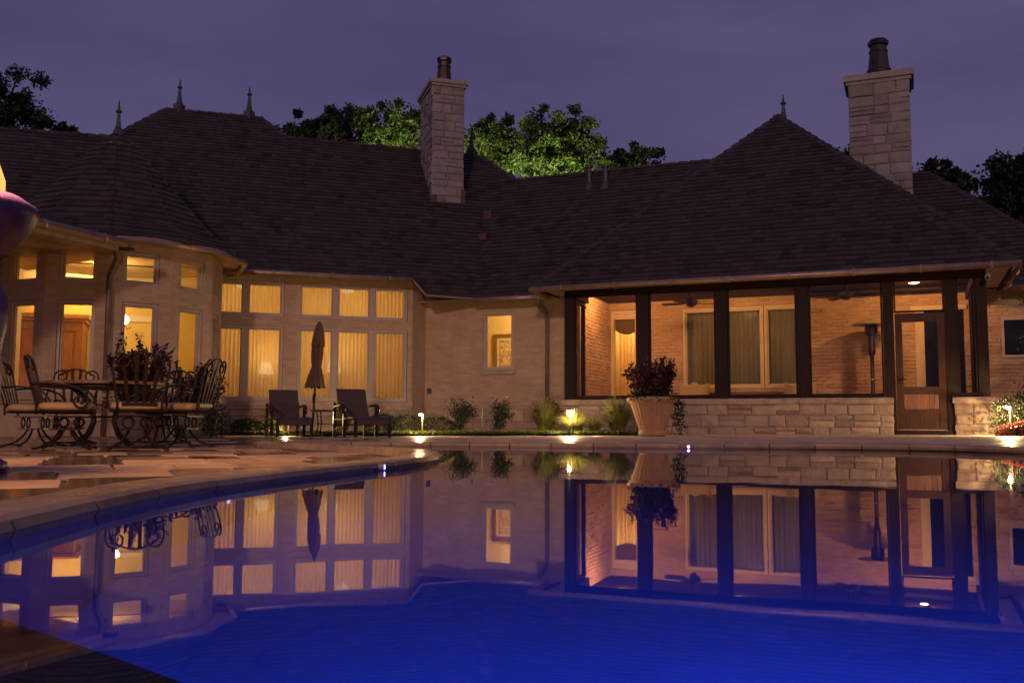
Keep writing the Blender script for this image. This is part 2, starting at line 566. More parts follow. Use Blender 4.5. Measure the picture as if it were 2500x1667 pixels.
# ------------------------------------------------------------------ frames of the house
A, A2 = rad(22.5), rad(17)
W0 = Vector((0.585, 19.717, 0)); M0 = Vector((-4.273, 20.803, 0))
uw, vw = Vector((math.cos(A), -math.sin(A), 0)), Vector((math.sin(A), math.cos(A), 0))
um, vm = Vector((math.cos(A2), math.sin(A2), 0)), Vector((-math.sin(A2), math.cos(A2), 0))
Z = Vector((0, 0, 1))
def W(s, t, z): return W0 + uw * s + vw * t + Z * z
def Mf(s, t, z): return M0 + um * s + vm * t + Z * z
def patio_z(x, y): return 0.04 + 0.0084 * (y - 9.2) + 0.0075 * (x - 3.5)

def smooth_loop(pts, it=2):
    for _ in range(it):
        q = []
        for i in range(len(pts)):
            a, b = Vector(pts[i]), Vector(pts[(i + 1) % len(pts)])
            q += [a * 0.75 + b * 0.25, a * 0.25 + b * 0.75]
        pts = q
    return pts

POOL = smooth_loop([(-0.9, 0.5), (-0.97, 1.6), (-1.04, 2.3), (-1.08, 3.0), (-0.98, 3.8), (-0.78, 4.7), (-0.60, 5.4), (-0.50, 6.3),
        (-0.58, 7.4), (-1.02, 8.5), (-1.75, 9.7), (-2.9, 11.0), (-2.6, 11.55), (-1.2, 11.45), (0.24, 11.05), (2.04, 10.72),
        (3.3, 10.5), (4.3, 10.05), (4.72, 9.2), (4.85, 8.0), (5.0, 4.0), (4.6, 0.9), (3.8, 0.5)], 2)
POOL = [Vector((p[0], p[1])) for p in POOL]

def offset_loop(pts, d):
    n = len(pts)
    res = []
    for i in range(n):
        t = (pts[(i + 1) % n] - pts[i - 1]).normalized()
        res.append(pts[i] + Vector((-t.y, t.x)) * d)     # loop runs clockwise: left is outside
    return res

def ring_mesh(name, outer, inner, zf, m, kind):
    import bmesh
    bm = bmesh.new()
    def loop(pts):
        vs = [bm.verts.new((p[0], p[1], 0)) for p in pts]
        return [bm.edges.new((vs[i], vs[(i + 1) % len(vs)])) for i in range(len(vs))]
    es = loop(outer) + loop(inner)
    bmesh.ops.triangle_fill(bm, use_beauty=True, use_dissolve=False, edges=es)
    for v in bm.verts:
        v.co.z = zf(v.co.x, v.co.y)
    bmesh.ops.recalc_face_normals(bm, faces=bm.faces)
    for f in bm.faces:
        if f.normal.z < 0:
            f.normal_flip()
    me = bpy.data.meshes.new(name)
    bm.to_mesh(me)
    bm.free()
    me.materials.append(MATS[m])
    o = bpy.data.objects.new(name, me)
    COL.objects.link(o)
    o['kind'] = kind
    return o

def inside(p, poly):
    x, y = p[0], p[1]
    c = False
    n = len(poly)
    for i in range(n):
        a, b = poly[i], poly[i - 1]
        if (a[1] > y) != (b[1] > y) and x < (b[0] - a[0]) * (y - a[1]) / (b[1] - a[1]) + a[0]:
            c = not c
    return c

# ------------------------------------------------------------------ ground, patio, pool
ring_mesh('ground', [(-300, -300), (300, -300), (300, 300), (-300, 300)], [(-15.5, -3.5), (13.5, -3.5), (13.5, 25.5), (-15.5, 25.5)], lambda x, y: -0.32, 'grass', 'structure')
COP_OUT = offset_loop(POOL, 0.17)
patio = ring_mesh('patio', [(-16, -4), (14, -4), (14, 26), (-16, 26)], offset_loop(POOL, 0.08), lambda x, y: patio_z(x, y) - 0.012, 'patio_bed', 'structure')

def clip_poly(poly, a, b):
    """keep the part of poly left of the directed line a->b"""
    res = []
    n = len(poly)
    def side(p): return (b[0] - a[0]) * (p[1] - a[1]) - (b[1] - a[1]) * (p[0] - a[0])
    for i in range(n):
        p, q = poly[i], poly[(i + 1) % n]
        sp, sq = side(p), side(q)
        if sp >= 0:
            res.append(p)
        if (sp >= 0) != (sq >= 0):
            k = sp / (sp - sq)
            res.append((p[0] + (q[0] - p[0]) * k, p[1] + (q[1] - p[1]) * k))
    return res

BED = [(-5.3, 18.35), (-1.9, 17.35), (-0.6, 17.0), (0.6, 16.75), (2.3, 16.65), (2.65, 18.4), (0.5, 20.2), (-2.0, 22.0), (-6.4, 20.4)]
def lay_pavers():
    rng = RND(3)
    ca, sa = math.cos(rad(24)), math.sin(rad(24))
    pieces = []
    v = -6.0
    row = 0
    while v < 24:
        h = rng.choice((0.62, 0.80, 0.50, 0.70))
        u = -14 + (row % 2) * 0.33 + rng.random() * 0.3
        while u < 18:
            l = rng.choice((0.36, 0.50, 0.42, 0.58))
            cx, cy = u + l / 2, v + h / 2
            X, Y = cx * ca - cy * sa, cx * sa + cy * ca + 1.2
            if -9.5 < X < 9 and 1.0 < Y < 18.8:
                j = 0.010
                q = []
                for du, dv in ((-1, -1), (1, -1), (1, 1), (-1, 1)):
                    a, b = cx + du * (l / 2 - j), cy + dv * (h / 2 - j)
                    q.append((a * ca - b * sa, a * sa + b * ca + 1.2))
                if not any(inside(p, COP_OUT) for p in q) and not inside((X, Y), BED) and not inside((X, Y), COP_OUT):
                    # in front of the turret and the porch only
                    pw = Vector((X, Y, 0)) - W0
                    if pw.dot(vw) < -0.15 or X < -5:
                        pieces.append((X, Y, q, rng.random()))
            u += l
        v += h
        row += 1
    pieces.sort(key=lambda p: (p[1] - 2) if p[0] < -0.3 else 90 + p[1])
    rest, deck = MB(), MB()
    for i, (X, Y, q, tn) in enumerate(pieces):
        mb = MB() if i < 280 else (deck if X > -1.7 and Y > 9 else rest)
        mb.cur = tn
        dz = rng.uniform(-0.003, 0.003)
        k = 0.012
        cxy = (sum(p[0] for p in q) / 4, sum(p[1] for p in q) / 4)
        lo = [(p[0], p[1], patio_z(*p) - 0.02) for p in q]
        cz_ = [dz + rng.uniform(-0.0025, 0.0025) for _ in q]
        md = [(p[0], p[1], patio_z(*p) - 0.005 + c_) for p, c_ in zip(q, cz_)]
        tp = []
        for p, c_ in zip(q, cz_):
            d = Vector((cxy[0] - p[0], cxy[1] - p[1])).normalized() * k
            tp.append((p[0] + d.x, p[1] + d.y, patio_z(*p) + 0.003 + c_))
        fs = [(8, 9, 10, 11)]
        for a in range(4):
            b = (a + 1) % 4
            fs += [(a, b, 4 + b, 4 + a), (4 + a, 4 + b, 8 + b, 8 + a)]
        mb.add(lo + md + tp, fs)
        if i < 280:
            mb.build('paver', 'paver', patio)
    rest.build('paving', 'paver', patio, kind='stuff')
    deck.build('deck_paving', 'deck_stone', patio, kind='stuff')
lay_pavers()

# coping stones round the pool
coping = MB()
n = len(POOL)
coping_root = None
def resample(pts, step):
    acc, out_ = 0.0, [pts[0]]
    for i in range(len(pts)):
        a, b = pts[i], pts[(i + 1) % len(pts)]
        L_ = (b - a).length
        while acc + L_ >= step:
            k = (step - acc) / L_
            a = a.lerp(b, k)
            out_.append(a.copy())
            L_ = (b - a).length
            acc = 0.0
        acc += L_
    return out_
def build_coping():
    global coping_root
    rng = RND(5)
    base = MB()
    P_ = resample(POOL, 0.12)
    inn, mid_ = offset_loop(P_, 0.05), offset_loop(P_, 0.14)
    nn = len(P_)
    vs = []
    for k in range(nn):
        z0 = max(patio_z(*P_[k]) + 0.004, 0.034)
        for q in (inn[k], mid_[k]):
            vs += [(q.x, q.y, -0.4), (q.x, q.y, z0 - 0.03)]
    fs = []
    for k in range(nn):
        l = (k + 1) % nn
        for a, b in ((0, 1), (1, 3), (3, 2)):
            fs.append((k * 4 + a, k * 4 + b, l * 4 + b, l * 4 + a))
    base.add(vs, fs)
    coping_root = base.build('coping', 'mortar', None, kind='structure', origin=(0, 0, 0))
    per = 4
    prof = [(-0.035, -0.035), (-0.045, -0.015), (-0.035, 0.004), (-0.01, 0.012), (0.15, 0.012), (0.165, 0.004), (0.165, -0.05), (-0.02, -0.05)]
    k = 0
    loops = [offset_loop(P_, d) for d, _ in prof]
    while k < nn:
        m = min(per, nn - k)
        mb = MB()
        mb.cur = rng.random()
        dz = rng.uniform(-0.002, 0.002)
        vs, fs = [], []
        for a in range(m + 1):
            idx = (k + a) % nn
            sh = 0.05 if a == 0 else (-0.05 if a == m else 0)
            for q, (d, h) in enumerate(prof):
                p = loops[q][idx]
                nx = loops[q][(idx + 1) % nn] if sh > 0 else loops[q][idx - 1]
                p = p.lerp(nx, abs(sh))
                z0 = max(patio_z(p.x, p.y) + 0.004, 0.034)
                vs.append((p.x, p.y, z0 + h + dz))
        np_ = len(prof)
        for a in range(m):
            for q in range(np_):
                r = (q + 1) % np_
                fs.append((a * np_ + q, (a + 1) * np_ + q, (a + 1) * np_ + r, a * np_ + r))
        fs.append(tuple(range(np_)))
        fs.append(tuple(reversed(range(m * np_, (m + 1) * np_))))
        mb.add(vs, fs)
        mb.build('coping_stone', 'coping', coping_root)
        k += m
build_coping()

DEPTH = -1.25
mb = MB()
P_ = offset_loop(resample(POOL, 0.25), 0.02)
nn = len(P_)
for k in range(nn):
    a, b = P_[k], P_[(k + 1) % nn]
    mb.add([(a.x, a.y, 0.02), (b.x, b.y, 0.02), (b.x, b.y, DEPTH), (a.x, a.y, DEPTH)], [(0, 1, 2, 3)])
mb.build('pool_wall', 'pool_tile', None, kind='structure', origin=(0, 0, 0))
mb = MB()
mb.add([(p.x, p.y, DEPTH + 0.001) for p in P_], [tuple(range(nn))])
mb.build('pool_floor', 'pool_plaster', None, kind='structure', origin=(0, 0, 0))
mb = MB()
mb.add([(p.x, p.y, 0.0) for p in offset_loop(resample(POOL, 0.25), 0.03)][::-1], [tuple(range(nn))])
mb.build('water', 'water', None, kind='structure', origin=(0, 0, 0))
# dark tiled bench under the water in the near corner
mb = MB()
mb.prism([(-1.05, 1.71, -0.42), (-1.05, 0.5, -0.42), (0.4, 0.5, -0.42), (0.2, 0.85, -0.42)], (0, 0, DEPTH + 0.43))
mb.build('pool_bench', 'bench_tile', None, kind='structure', origin=(0, 0, 0))

def pool_light(x, y, z, d, e, r, glow_z, label):
    t = thing('pool_light', label, 'pool light', (x, y, z), 0, 'blue lights of the pool')
    d = Vector(d).normalized()
    a = d.orthogonal().normalized(); b = d.cross(a)
    for nm, rr, o1, o2, m in (('rim', r * 1.35, -0.03, 0.004, 'dish_metal'), ('lens', r, 0.0, 0.010, 'pool_lens')):
        mb = MB()
        c = Vector((x, y, z))
        ring = [c + d * o2 + (a * math.cos(k * math.pi / 8) + b * math.sin(k * math.pi / 8)) * rr for k in range(16)]
        mb.prism(ring, d * (o1 - o2))
        mb.build(nm, m, t)
    gl_ = point_light('pool_glow', Vector((x, y, glow_z)) + d * 0.4, e, (0.02, 0.085, 1.0), 0.10, t)
    gl_.visible_transmission = False
pool_light(-0.98, 3.35, -0.45, (1, 0.25, 0), 6, 0.05, -0.5, 'blue underwater light on the near left pool wall')
pool_light(-0.655, 4.95, 0.018, (1, 0.2, 0), 7, 0.012, -0.35, 'tiny blue light in the coping where the patio comes to a point')
pool_light(1.95, 10.67, 0.022, (-0.1, -1, 0), 16, 0.014, -0.35, 'tiny blue light at the far pool edge below the ribbed pot')
pool_light(4.9, 5.5, -0.45, (-1, -0.1, 0), 32, 0.06, -0.6, 'blue underwater light in the right pool wall')
pool_light(0.5, 0.52, -0.55, (0.05, 1, 0), 200, 0.06, -0.6, 'blue underwater light in the near pool wall below the viewer')

# ------------------------------------------------------------------ house
house = thing('house', 'long cream painted brick house with dark steep shingle roofs, turret and screened porch', 'house', (0.0, 19.0, 0.1))
BRICK = MB()       # all painted bricks: too small to pick apart one by one
SHING = MB()       # the roof shingles past the nearest ones

def wall_boxes(mb, fr, s0, s1, z0, z1, t0, t1, opens=()):
    ss = sorted({s0, s1, *[min(max(v, s0), s1) for o in opens for v in o[:2]]})
    zs = sorted({z0, z1, *[min(max(v, z0), z1) for o in opens for v in o[2:4]]})
    for i in range(len(ss) - 1):
        for j in range(len(zs) - 1):
            cs, cz = (ss[i] + ss[i + 1]) / 2, (zs[j] + zs[j + 1]) / 2
            if any(o[0] < cs < o[1] and o[2] < cz < o[3] for o in opens):
                continue
            mb.box(fr, ss[i], ss[i + 1], t0, t1, zs[j], zs[j + 1])

def bricks(fr, s0, s1, z0, z1, t0, opens=(), sgn=-1, seed=1, proud=0.009):
    rng = RND(seed)
    z = z0
    row = 0
    BH, BW, J = 0.066, 0.205, 0.011
    while z < z1 - 0.03:
        zt = min(z + BH, z1)
        cuts = sorted([(o[0], o[1]) for o in opens if o[2] < zt and o[3] > z])
        segs = []
        a = s0
        for c in cuts:
            if c[0] > a:
                segs.append((a, c[0]))
            a = max(a, c[1])
        if a < s1:
            segs.append((a, s1))
        for sa, sb in segs:
            s = s0 - 0.25 + (row % 2) * 0.108
            while s < sb:
                x0, x1 = max(s, sa), min(s + BW, sb)
                if x1 - x0 > 0.03:
                    p = proud * rng.uniform(0.3, 1.5)
                    BRICK.cur = rng.random()
                    t1_ = t0 + sgn * p
                    q = 0.006
                    jz = lambda: rng.uniform(-0.003, 0.003)
                    vs = [fr(x0, t0, z), fr(x1, t0, z), fr(x1, t0, zt), fr(x0, t0, zt),
                          fr(x0 + q + jz(), t1_, z + q), fr(x1 - q + jz(), t1_, z + q), fr(x1 - q + jz(), t1_, zt - q), fr(x0 + q + jz(), t1_, zt - q)]
                    BRICK.add(vs, [(4, 5, 6, 7), (0, 1, 5, 4), (1, 2, 6, 5), (2, 3, 7, 6), (3, 0, 4, 7)])
                s += BW + J
        z += BH + J
        row += 1

def stones(fr, s0, s1, z0, z1, t0, parent, sgn=-1, hs=(0.16, 0.26), ws=(0.24, 0.52), seed=1, proud=0.03, m='stone', slope=None):
    rng = RND(seed)
    z = z0
    while z < z1 - 0.02:
        h = rng.uniform(*hs)
        if z1 - z - h < hs[0] * 0.8:
            h = z1 - z
        s = s0
        while s < s1 - 0.01:
            l = rng.uniform(*ws)
            if s1 - s - l < ws[0] * 0.7:
                l = s1 - s
            zz = [(z, z + h)]
            if h > 0.19 and rng.random() < 0.35:
                k = rng.uniform(0.4, 0.6)
                zz = [(z, z + h * k), (z + h * k, z + h)]
            for za, zb in zz:
                if slope and zb < slope(s + l / 2):
                    continue
                mb = MB()
                mb.cur = rng.random()
                j = 0.0055
                r = lambda q=0.013: rng.uniform(-q, q)
                a0, a1, b0, b1 = s + j, s + l - j, za + j, zb - j
                p1, p2 = proud * rng.uniform(0.5, 0.8), proud * rng.uniform(0.9, 1.5)
                q = 0.022
                vs = [fr(a0, t0, b0), fr(a1, t0, b0), fr(a1, t0, b1), fr(a0, t0, b1)]
                c = [(a0 + r(), b0 + r()), (a1 + r(), b0 + r()), (a1 + r(), b1 + r()), (a0 + r(), b1 + r())]
                vs += [fr(x, t0 + sgn * p1, y) for x, y in c]
                vs += [fr(x + q * sx + r(), t0 + sgn * p2 * rng.uniform(0.85, 1.1), y + q * sy + r()) for (x, y), (sx, sy) in zip(c, ((1, 1), (-1, 1), (-1, -1), (1, -1)))]
                cx, cy = (a0 + a1) / 2, (b0 + b1) / 2
                vs.append(fr(cx, t0 + sgn * p2 * rng.uniform(1.0, 1.35), cy))
                fs = [(8, 9, 12), (9, 10, 12), (10, 11, 12), (11, 8, 12)]
                for i in range(4):
                    k = (i + 1) % 4
                    fs += [(i, k, 4 + k, 4 + i), (4 + i, 4 + k, 8 + k, 8 + i)]
                mb.add(vs, fs)
                mb.build('stone', m, parent)
            s += l
        z += h

def bar_frame(mb, fr, s0, s1, z0, z1, w_, t0, t1):
    mb.box(fr, s0, s1, t0, t1, z0, z0 + w_)
    mb.box(fr, s0, s1, t0, t1, z1 - w_, z1)
    mb.box(fr, s0, s0 + w_, t0 + 0.001, t1 - 0.001, z0 + w_, z1 - w_)
    mb.box(fr, s1 - w_, s1, t0 + 0.001, t1 - 0.001, z0 + w_, z1 - w_)

def window(fr, s0, s1, z0, z1, t, sill=False, m='frame_paint', w_=0.045):
    mb = MB()
    bar_frame(mb, fr, s0 + 0.004, s1 - 0.004, z0 + 0.004, z1 - 0.004, w_, t - 0.02, t + 0.09)
    bar_frame(mb, fr, s0 + w_ + 0.006, s1 - w_ - 0.006, z0 + w_ + 0.006, z1 - w_ - 0.006, 0.028, t + 0.012, t + 0.06)
    f = mb.build('window', m, house)
    mb = MB()
    k = w_ + 0.03
    mb.box(fr, s0 + k, s1 - k, t + 0.030, t + 0.036, z0 + k, z1 - k)
    mb.build('pane', 'glass', f)
    if sill:
        mb = MB()
        mb.box(fr, s0 - 0.05, s1 + 0.05, t - 0.09, t + 0.02, z0 - 0.09, z0 - 0.004)
        mb.build('sill', 'cap_stone', f)
    return f

# ---- main wall with the tall windows
M_OPEN = [(-2.28, -0.67, 2.57, 3.32), (-0.38, 2.03, 2.57, 3.32), (-2.28, -0.67, 0.78, 2.36), (-0.38, 2.03, 0.78, 2.36)]
mb = MB()
wall_boxes(mb, Mf, -2.40, 2.14, -0.1, 3.72, 0.0, 0.22, M_OPEN)
mb.build('wall', 'paint_wall', house)
bricks(Mf, -2.38, 2.14, 0.80, 3.5, 0.0, M_OPEN, seed=4, proud=0.004)
for c0, c1 in ((-2.27, -1.485), (-1.465, -0.68), (-0.37, 0.415), (0.435, 1.22), (1.24, 2.02)):
    window(Mf, c0, c1, 2.57, 3.32, 0.02)
    window(Mf, c0, c1, 0.78, 2.36, 0.02)
for sm in (-1.475, 0.425, 1.23):
    for z0, z1 in ((2.575, 3.315), (0.785, 2.355)):
        mb = MB(); mb.box(Mf, sm - 0.0125, sm + 0.0125, 0.005, 0.105, z0, z1); mb.build('mullion', 'frame_paint', house)
mb = MB()
mb.box(Mf, -3.2, 2.15, -0.07, 0.0, 0.66, 0.77)
mb.box(Mf, -3.2, 2.15, -0.045, -0.002, 0.60, 0.66)
wt = mb.build('water_table', 'cap_stone', house)
stones(Mf, -2.6, 2.1, 0.02, 0.60, 0.0, wt, seed=21, hs=(0.18, 0.3), ws=(0.3, 0.6))

# ---- short return and the middle wall of the wing
TM = 1.006
e1 = Mf(2.14, 0.0, 0); e2 = W(-3.19, TM, 0)
mb = MB()
mb.hexa([e1 + Z * -0.1, e2 + Z * -0.1, e2 + vw * 0.2 + Z * -0.1, e1 + vm * 0.2 + Z * -0.1,
         e1 + Z * 3.7, e2 + Z * 3.7, e2 + vw * 0.2 + Z * 3.7, e1 + vm * 0.2 + Z * 3.7])
mb.build('wall', 'paint_wall', house)
G_OPEN = [(-1.74, -1.01, 1.48, 2.77)]
mb = MB()
wall_boxes(mb, W, -3.19, 0.52, -0.1, 3.3, TM, TM + 0.22, G_OPEN)
mb.build('wall', 'paint_wall', house)
bricks(W, -3.19, 0.50, 0.80, 3.1, TM, G_OPEN, seed=5, proud=0.004)
window(W, -1.74, -1.01, 1.48, 2.77, TM + 0.03, sill=True)
mb = MB()
mb.box(W, -3.17, 0.36, TM - 0.07, TM, 0.69, 0.79)
mb.box(W, -3.17, 0.36, TM - 0.045, TM - 0.002, 0.63, 0.69)
wt = mb.build('water_table', 'cap_stone', house)
stones(W, -3.15, 0.3, 0.04, 0.63, TM, wt, seed=22, hs=(0.18, 0.3), ws=(0.3, 0.55))
mb = MB()
mb.box(W, -3.10, -3.02, TM - 0.06, TM - 0.01, 0.98, 1.10)
mb.build('meter_box', 'lead', house)

# ---- turret
T0 = Vector((-7.81, 18.6, 0)); AP = 2.0
tc_ = -T0.normalized(); tr_ = Vector((-tc_.y, tc_.x, 0))
def facet(phi):
    a = rad(phi)
    nrm = tc_ * math.cos(a) + tr_ * math.sin(a)
    tg = -tc_ * math.sin(a) + tr_ * math.cos(a)
    o = T0 + nrm * AP
    return lambda s, t, z: o + tg * s - nrm * t + Z * z
HW = AP * math.tan(rad(15))
PHIS = [-46 + 30 * k for k in range(12)]
for k, ph in enumerate(PHIS):
    if 120 < ph < 240:
        continue
    fr = facet(ph)
    op = [(-0.315, 0.315, 2.72, 3.30), (-0.315, 0.315, 0.80, 2.40)] if ph < 100 else []
    mb = MB()
    wall_boxes(mb, fr, -HW, HW, 0.0, 3.62, 0.0, 0.16, op)
    mb.build('wall', 'paint_wall', house)
    if op:
        bricks(fr, -HW + 0.01, HW - 0.01, 0.82, 3.5, 0.0, op, seed=30 + k, proud=0.004)
        window(fr, -0.315, 0.315, 2.72, 3.30, 0.05, sill=False)
        window(fr, -0.315, 0.315, 0.80, 2.40, 0.05, sill=False)
mb = MB()
for R_, z0, z1 in ((2.20, 0.66, 0.78), (2.16, 0.60, 0.66)):
    ring = []
    for ph in PHIS:
        a = rad(ph + 15)
        ring.append(T0 + (tc_ * math.cos(a) + tr_ * math.sin(a)) * R_)
    mb.prism([p + Z * z1 for p in ring], (0, 0, z0 - z1))
wt = mb.build('water_table', 'cap_stone', house)
for k, ph in enumerate(PHIS[1:6]):
    stones(facet(ph), -HW - 0.01, HW + 0.01, 0.02, 0.60, 0.0, wt, seed=60 + k, hs=(0.24, 0.34), ws=(0.4, 0.7), proud=0.05)

# ---- porch
mb = MB()
mb.box(W, 0.45, 6.70, -0.10, 0.16, -0.05, 0.67)
pw_ = mb.build('porch_wall', 'mortar', house)
stones(W, 0.43, 6.72, 0.06, 0.67, -0.10, pw_, seed=7, hs=(0.17, 0.25), ws=(0.24, 0.50), proud=0.03)
stones(lambda s, t, z: W(0.45 - 0.0 + (t), 0.16 - s, z), -0.02, 0.26, 0.06, 0.67, 0.0, pw_, seed=8)
mb = MB()
mb.box(W, 7.72, 8.36, -0.10, 0.30, -0.05, 0.67)
pr_ = mb.build('porch_wall', 'mortar', house)
stones(W, 7.70, 8.38, 0.06, 0.67, -0.10, pr_, seed=9, hs=(0.2, 0.3), ws=(0.22, 0.4), proud=0.03)
mb = MB()
mb.box(W, 8.20, 8.36, 0.30, 3.0, -0.05, 0.78)
mb.build('porch_wall', 'cap_stone', house)
mb = MB()
mb.box(W, 0.52, 0.66, 0.20, 0.95, -0.05, 0.78)
mb.build('porch_wall', 'cap_stone', house)
def caps(s0, s1, seed):
    rng = RND(seed)
    s = s0
    while s < s1 - 0.02:
        l = rng.uniform(0.5, 0.85)
        if s1 - s - l < 0.3:
            l = s1 - s
        mb = MB(); mb.cur = rng.random()
        k = 6
        vs, fs = [], []
        for i in range(k + 1):
            x = s + 0.003 + (l - 0.006) * i / k
            f = -0.165 + rng.uniform(-0.012, 0.012)
            zt = 0.785 + rng.uniform(-0.008, 0.004)
            zb = 0.672 + rng.uniform(-0.004, 0.008)
            vs += [W(x, f + 0.012, zb), W(x, f, zb + 0.03), W(x, f + 0.004, zt - 0.02), W(x, f + 0.02, zt), W(x, 0.20, zt), W(x, 0.20, zb)]
        for i in range(k):
            for q in range(6):
                r = (q + 1) % 6
                fs.append((i * 6 + q, (i + 1) * 6 + q, (i + 1) * 6 + r, i * 6 + r))
        fs += [tuple(range(6)), tuple(reversed(range(k * 6, k * 6 + 6)))]
        mb.add(vs, fs)
        mb.build('cap_stone', 'cap_stone', pw_)
        s += l
caps(0.38, 6.73, 1); caps(7.67, 8.43, 2)

for s0, s1 in ((0.54, 0.74), (2.05, 2.28), (3.59, 3.81), (5.09, 5.30), (6.58, 6.76), (7.60, 7.78), (8.10, 8.27)):
    mb = MB()
    mb.box(W, s0, s1, -0.05, 0.15, 0.12 if 6.5 < s0 < 7.7 else 0.785, 2.889)
    mb.build('post', 'dark_wood', house)
mb = MB()
mb.box(W, 0.54, 8.27, -0.06, 0.16, 2.89, 3.035)
mb.build('beam', 'dark_wood', house)
for s0, s1, z0, z1 in ((0.745, 2.045, 0.79, 2.885), (2.285, 3.585, 0.79, 2.885), (3.815, 5.085, 0.79, 2.885), (5.305, 6.575, 0.79, 2.885), (7.785, 8.095, 0.79, 2.885), (6.765, 7.595, 2.30, 2.885)):
    mb = MB()
    bar_frame(mb, W, s0, s1, z0, z1, 0.03, 0.0, 0.06)
    if z0 < 1:
        mb.box(W, s0 + 0.031, s1 - 0.031, 0.0, 0.08, z0 + 0.032, z0 + 0.075)
    f = mb.build('screen_frame', 'dark_wood', house)
    mb = MB()
    mb.box(W, s0 + 0.031, s1 - 0.031, 0.03, 0.033, z0 + 0.04, z1 - 0.03)
    mb.build('screen_pane', 'screen', f)
# sides of the porch
def side_frame(s, tt, sg):
    for t0, t1 in tt:
        mb = MB()
        fr = lambda a, b, c: W(s + sg * b, a, c)
        bar_frame(mb, fr, t0, t1, 0.79, 2.86, 0.06, 0.0, 0.08)
        f = mb.build('screen_frame', 'dark_wood', house)
        mb = MB()
        mb.box(fr, t0 + 0.06, t1 - 0.06, 0.03, 0.033, 0.85, 2.80)
        mb.build('screen_pane', 'screen', f)
side_frame(0.57, ((0.155, 0.98),), 1)
side_frame(8.14, ((0.155, 1.45), (1.60, 2.95)), 1)
mb = MB(); mb.box(W, 8.10, 8.27, 1.45, 1.60, 0.78, 2.86); mb.build('post', 'dark_wood', house)
mb = MB(); mb.box(W, 8.09, 8.28, 0.16, 3.07, 2.862, 3.035); mb.build('beam', 'dark_wood', house)
mb = MB(); mb.box(W, 0.55, 0.72, 0.16, 1.0, 2.862, 3.035); mb.build('beam', 'dark_wood', house)

# screen door
mb = MB()
mb.box(W, 6.74, 7.66, -0.12, 0.12, 0.10, 0.205)
mb.build('threshold', 'dark_wood', house)
mb = MB()
mb.box(W, 6.80, 7.58, -0.045, 0.02, 0.206, 0.222)
mb.build('threshold_strip', 'copper', house)
mb = MB()
d0, d1 = 6.775, 7.59
mb.box(W, d0, d0 + 0.12, -0.02, 0.03, 0.226, 2.28)
mb.box(W, d1 - 0.12, d1, -0.02, 0.03, 0.226, 2.28)
for za, zb in ((0.226, 0.30), (0.50, 0.58), (0.84, 0.97), (2.12, 2.28)):
    mb.box(W, d0 + 0.121, d1 - 0.121, -0.018, 0.028, za, zb)
mb.box(W, d0 + 0.121, d1 - 0.121, 0.0, 0.02, 0.30, 0.50)
door = mb.build('door', 'door_wood', house)
bw = (d1 - d0 - 0.246) / 7
for k in range(7):
    mb = MB()
    mb.box(W, d0 + 0.123 + bw * k + 0.003, d0 + 0.123 + bw * (k + 1) - 0.003, 0.002, 0.02, 0.582, 0.838)
    mb.build('board', 'board_wood', door)
mb = MB(); mb.box(W, d0 + 0.122, d1 - 0.122, 0.004, 0.009, 0.971, 2.119); mb.build('pane', 'screen', door)
mb = MB()
mb.tube([W(d0 + 0.06, -0.022, 1.10), W(d0 + 0.06, -0.06, 1.10), W(d0 + 0.07, -0.065, 1.10), W(d0 + 0.16, -0.06, 1.105)], 0.011, 6)
mb.box(W, d0 + 0.035, d0 + 0.085, -0.032, -0.02, 1.02, 1.17)
mb.build('handle', 'iron', door)

# porch room
TB = 3.07
P_OPEN = [(0.57, 1.24, 0.15, 2.95), (2.28, 4.97, 1.11, 2.91), (7.30, 8.05, 0.15, 2.66)]
mb = MB()
wall_boxes(mb, W, 0.35, 11.4, -0.1, 3.35, TB, TB + 0.22, P_OPEN + [(8.72, 9.75, 1.66, 2.46)])
mb.build('wall', 'paint_wall', house)
bricks(W, 0.56, 8.2, 0.4, 3.12, TB, P_OPEN, seed=6, proud=0.012)
bricks(W, 8.36, 11.2, 0.2, 3.05, TB, [(8.70, 9.77, 1.64, 2.48)], seed=16, proud=0.012)
# left inner wall of the porch
mb = MB()
mb.box(W, 0.35, 0.55, TM + 0.22, TB, -0.1, 3.3)
mb.build('wall', 'paint_wall', house)
frL = lambda a, b, c: W(0.55 + b, a, c)
bricks(frL, TM + 0.2, TB, 0.4, 3.12, 0.0, (), sgn=1, seed=17, proud=0.014)
mb = MB()
mb.box(W, 5.67, 8.2, TB - 0.10, TB - 0.013, 0.15, 3.11) if False else None
mb.box(W, 0.56, 8.25, 0.16, TB, 0.02, 0.14)
mb.build('porch_floor', 'deck_stone', house)
mb = MB()
mb.box(W, 0.2, 8.5, -0.0, TB + 0.2, 3.115, 3.16)
mb.build('porch_ceiling', 'dark_wood', house)
# window set at the back of the porch
for c0, c1 in ((2.28, 3.165), (3.175, 4.065), (4.075, 4.97)):
    window(W, c0, c1, 1.11, 2.91, TB + 0.01, m='white_trim', w_=0.055)
mb = MB(); mb.box(W, 2.22, 5.03, TB - 0.06, TB + 0.0, 1.02, 1.105); mb.build('sill', 'cap_stone', house)
# lit doorway beside the window set
mb = MB()
bar_frame(mb, W, 0.58, 1.23, 0.10, 2.94, 0.07, TB + 0.02, TB + 0.16)
mb.box(W, 0.65, 1.16, TB + 0.04, TB + 0.10, 2.74, 2.86)
f = mb.build('doorway', 'white_trim', house)
mb = MB(); mb.box(W, 0.655, 1.155, TB + 0.06, TB + 0.066, 0.18, 2.735); mb.build('pane', 'glass', f)
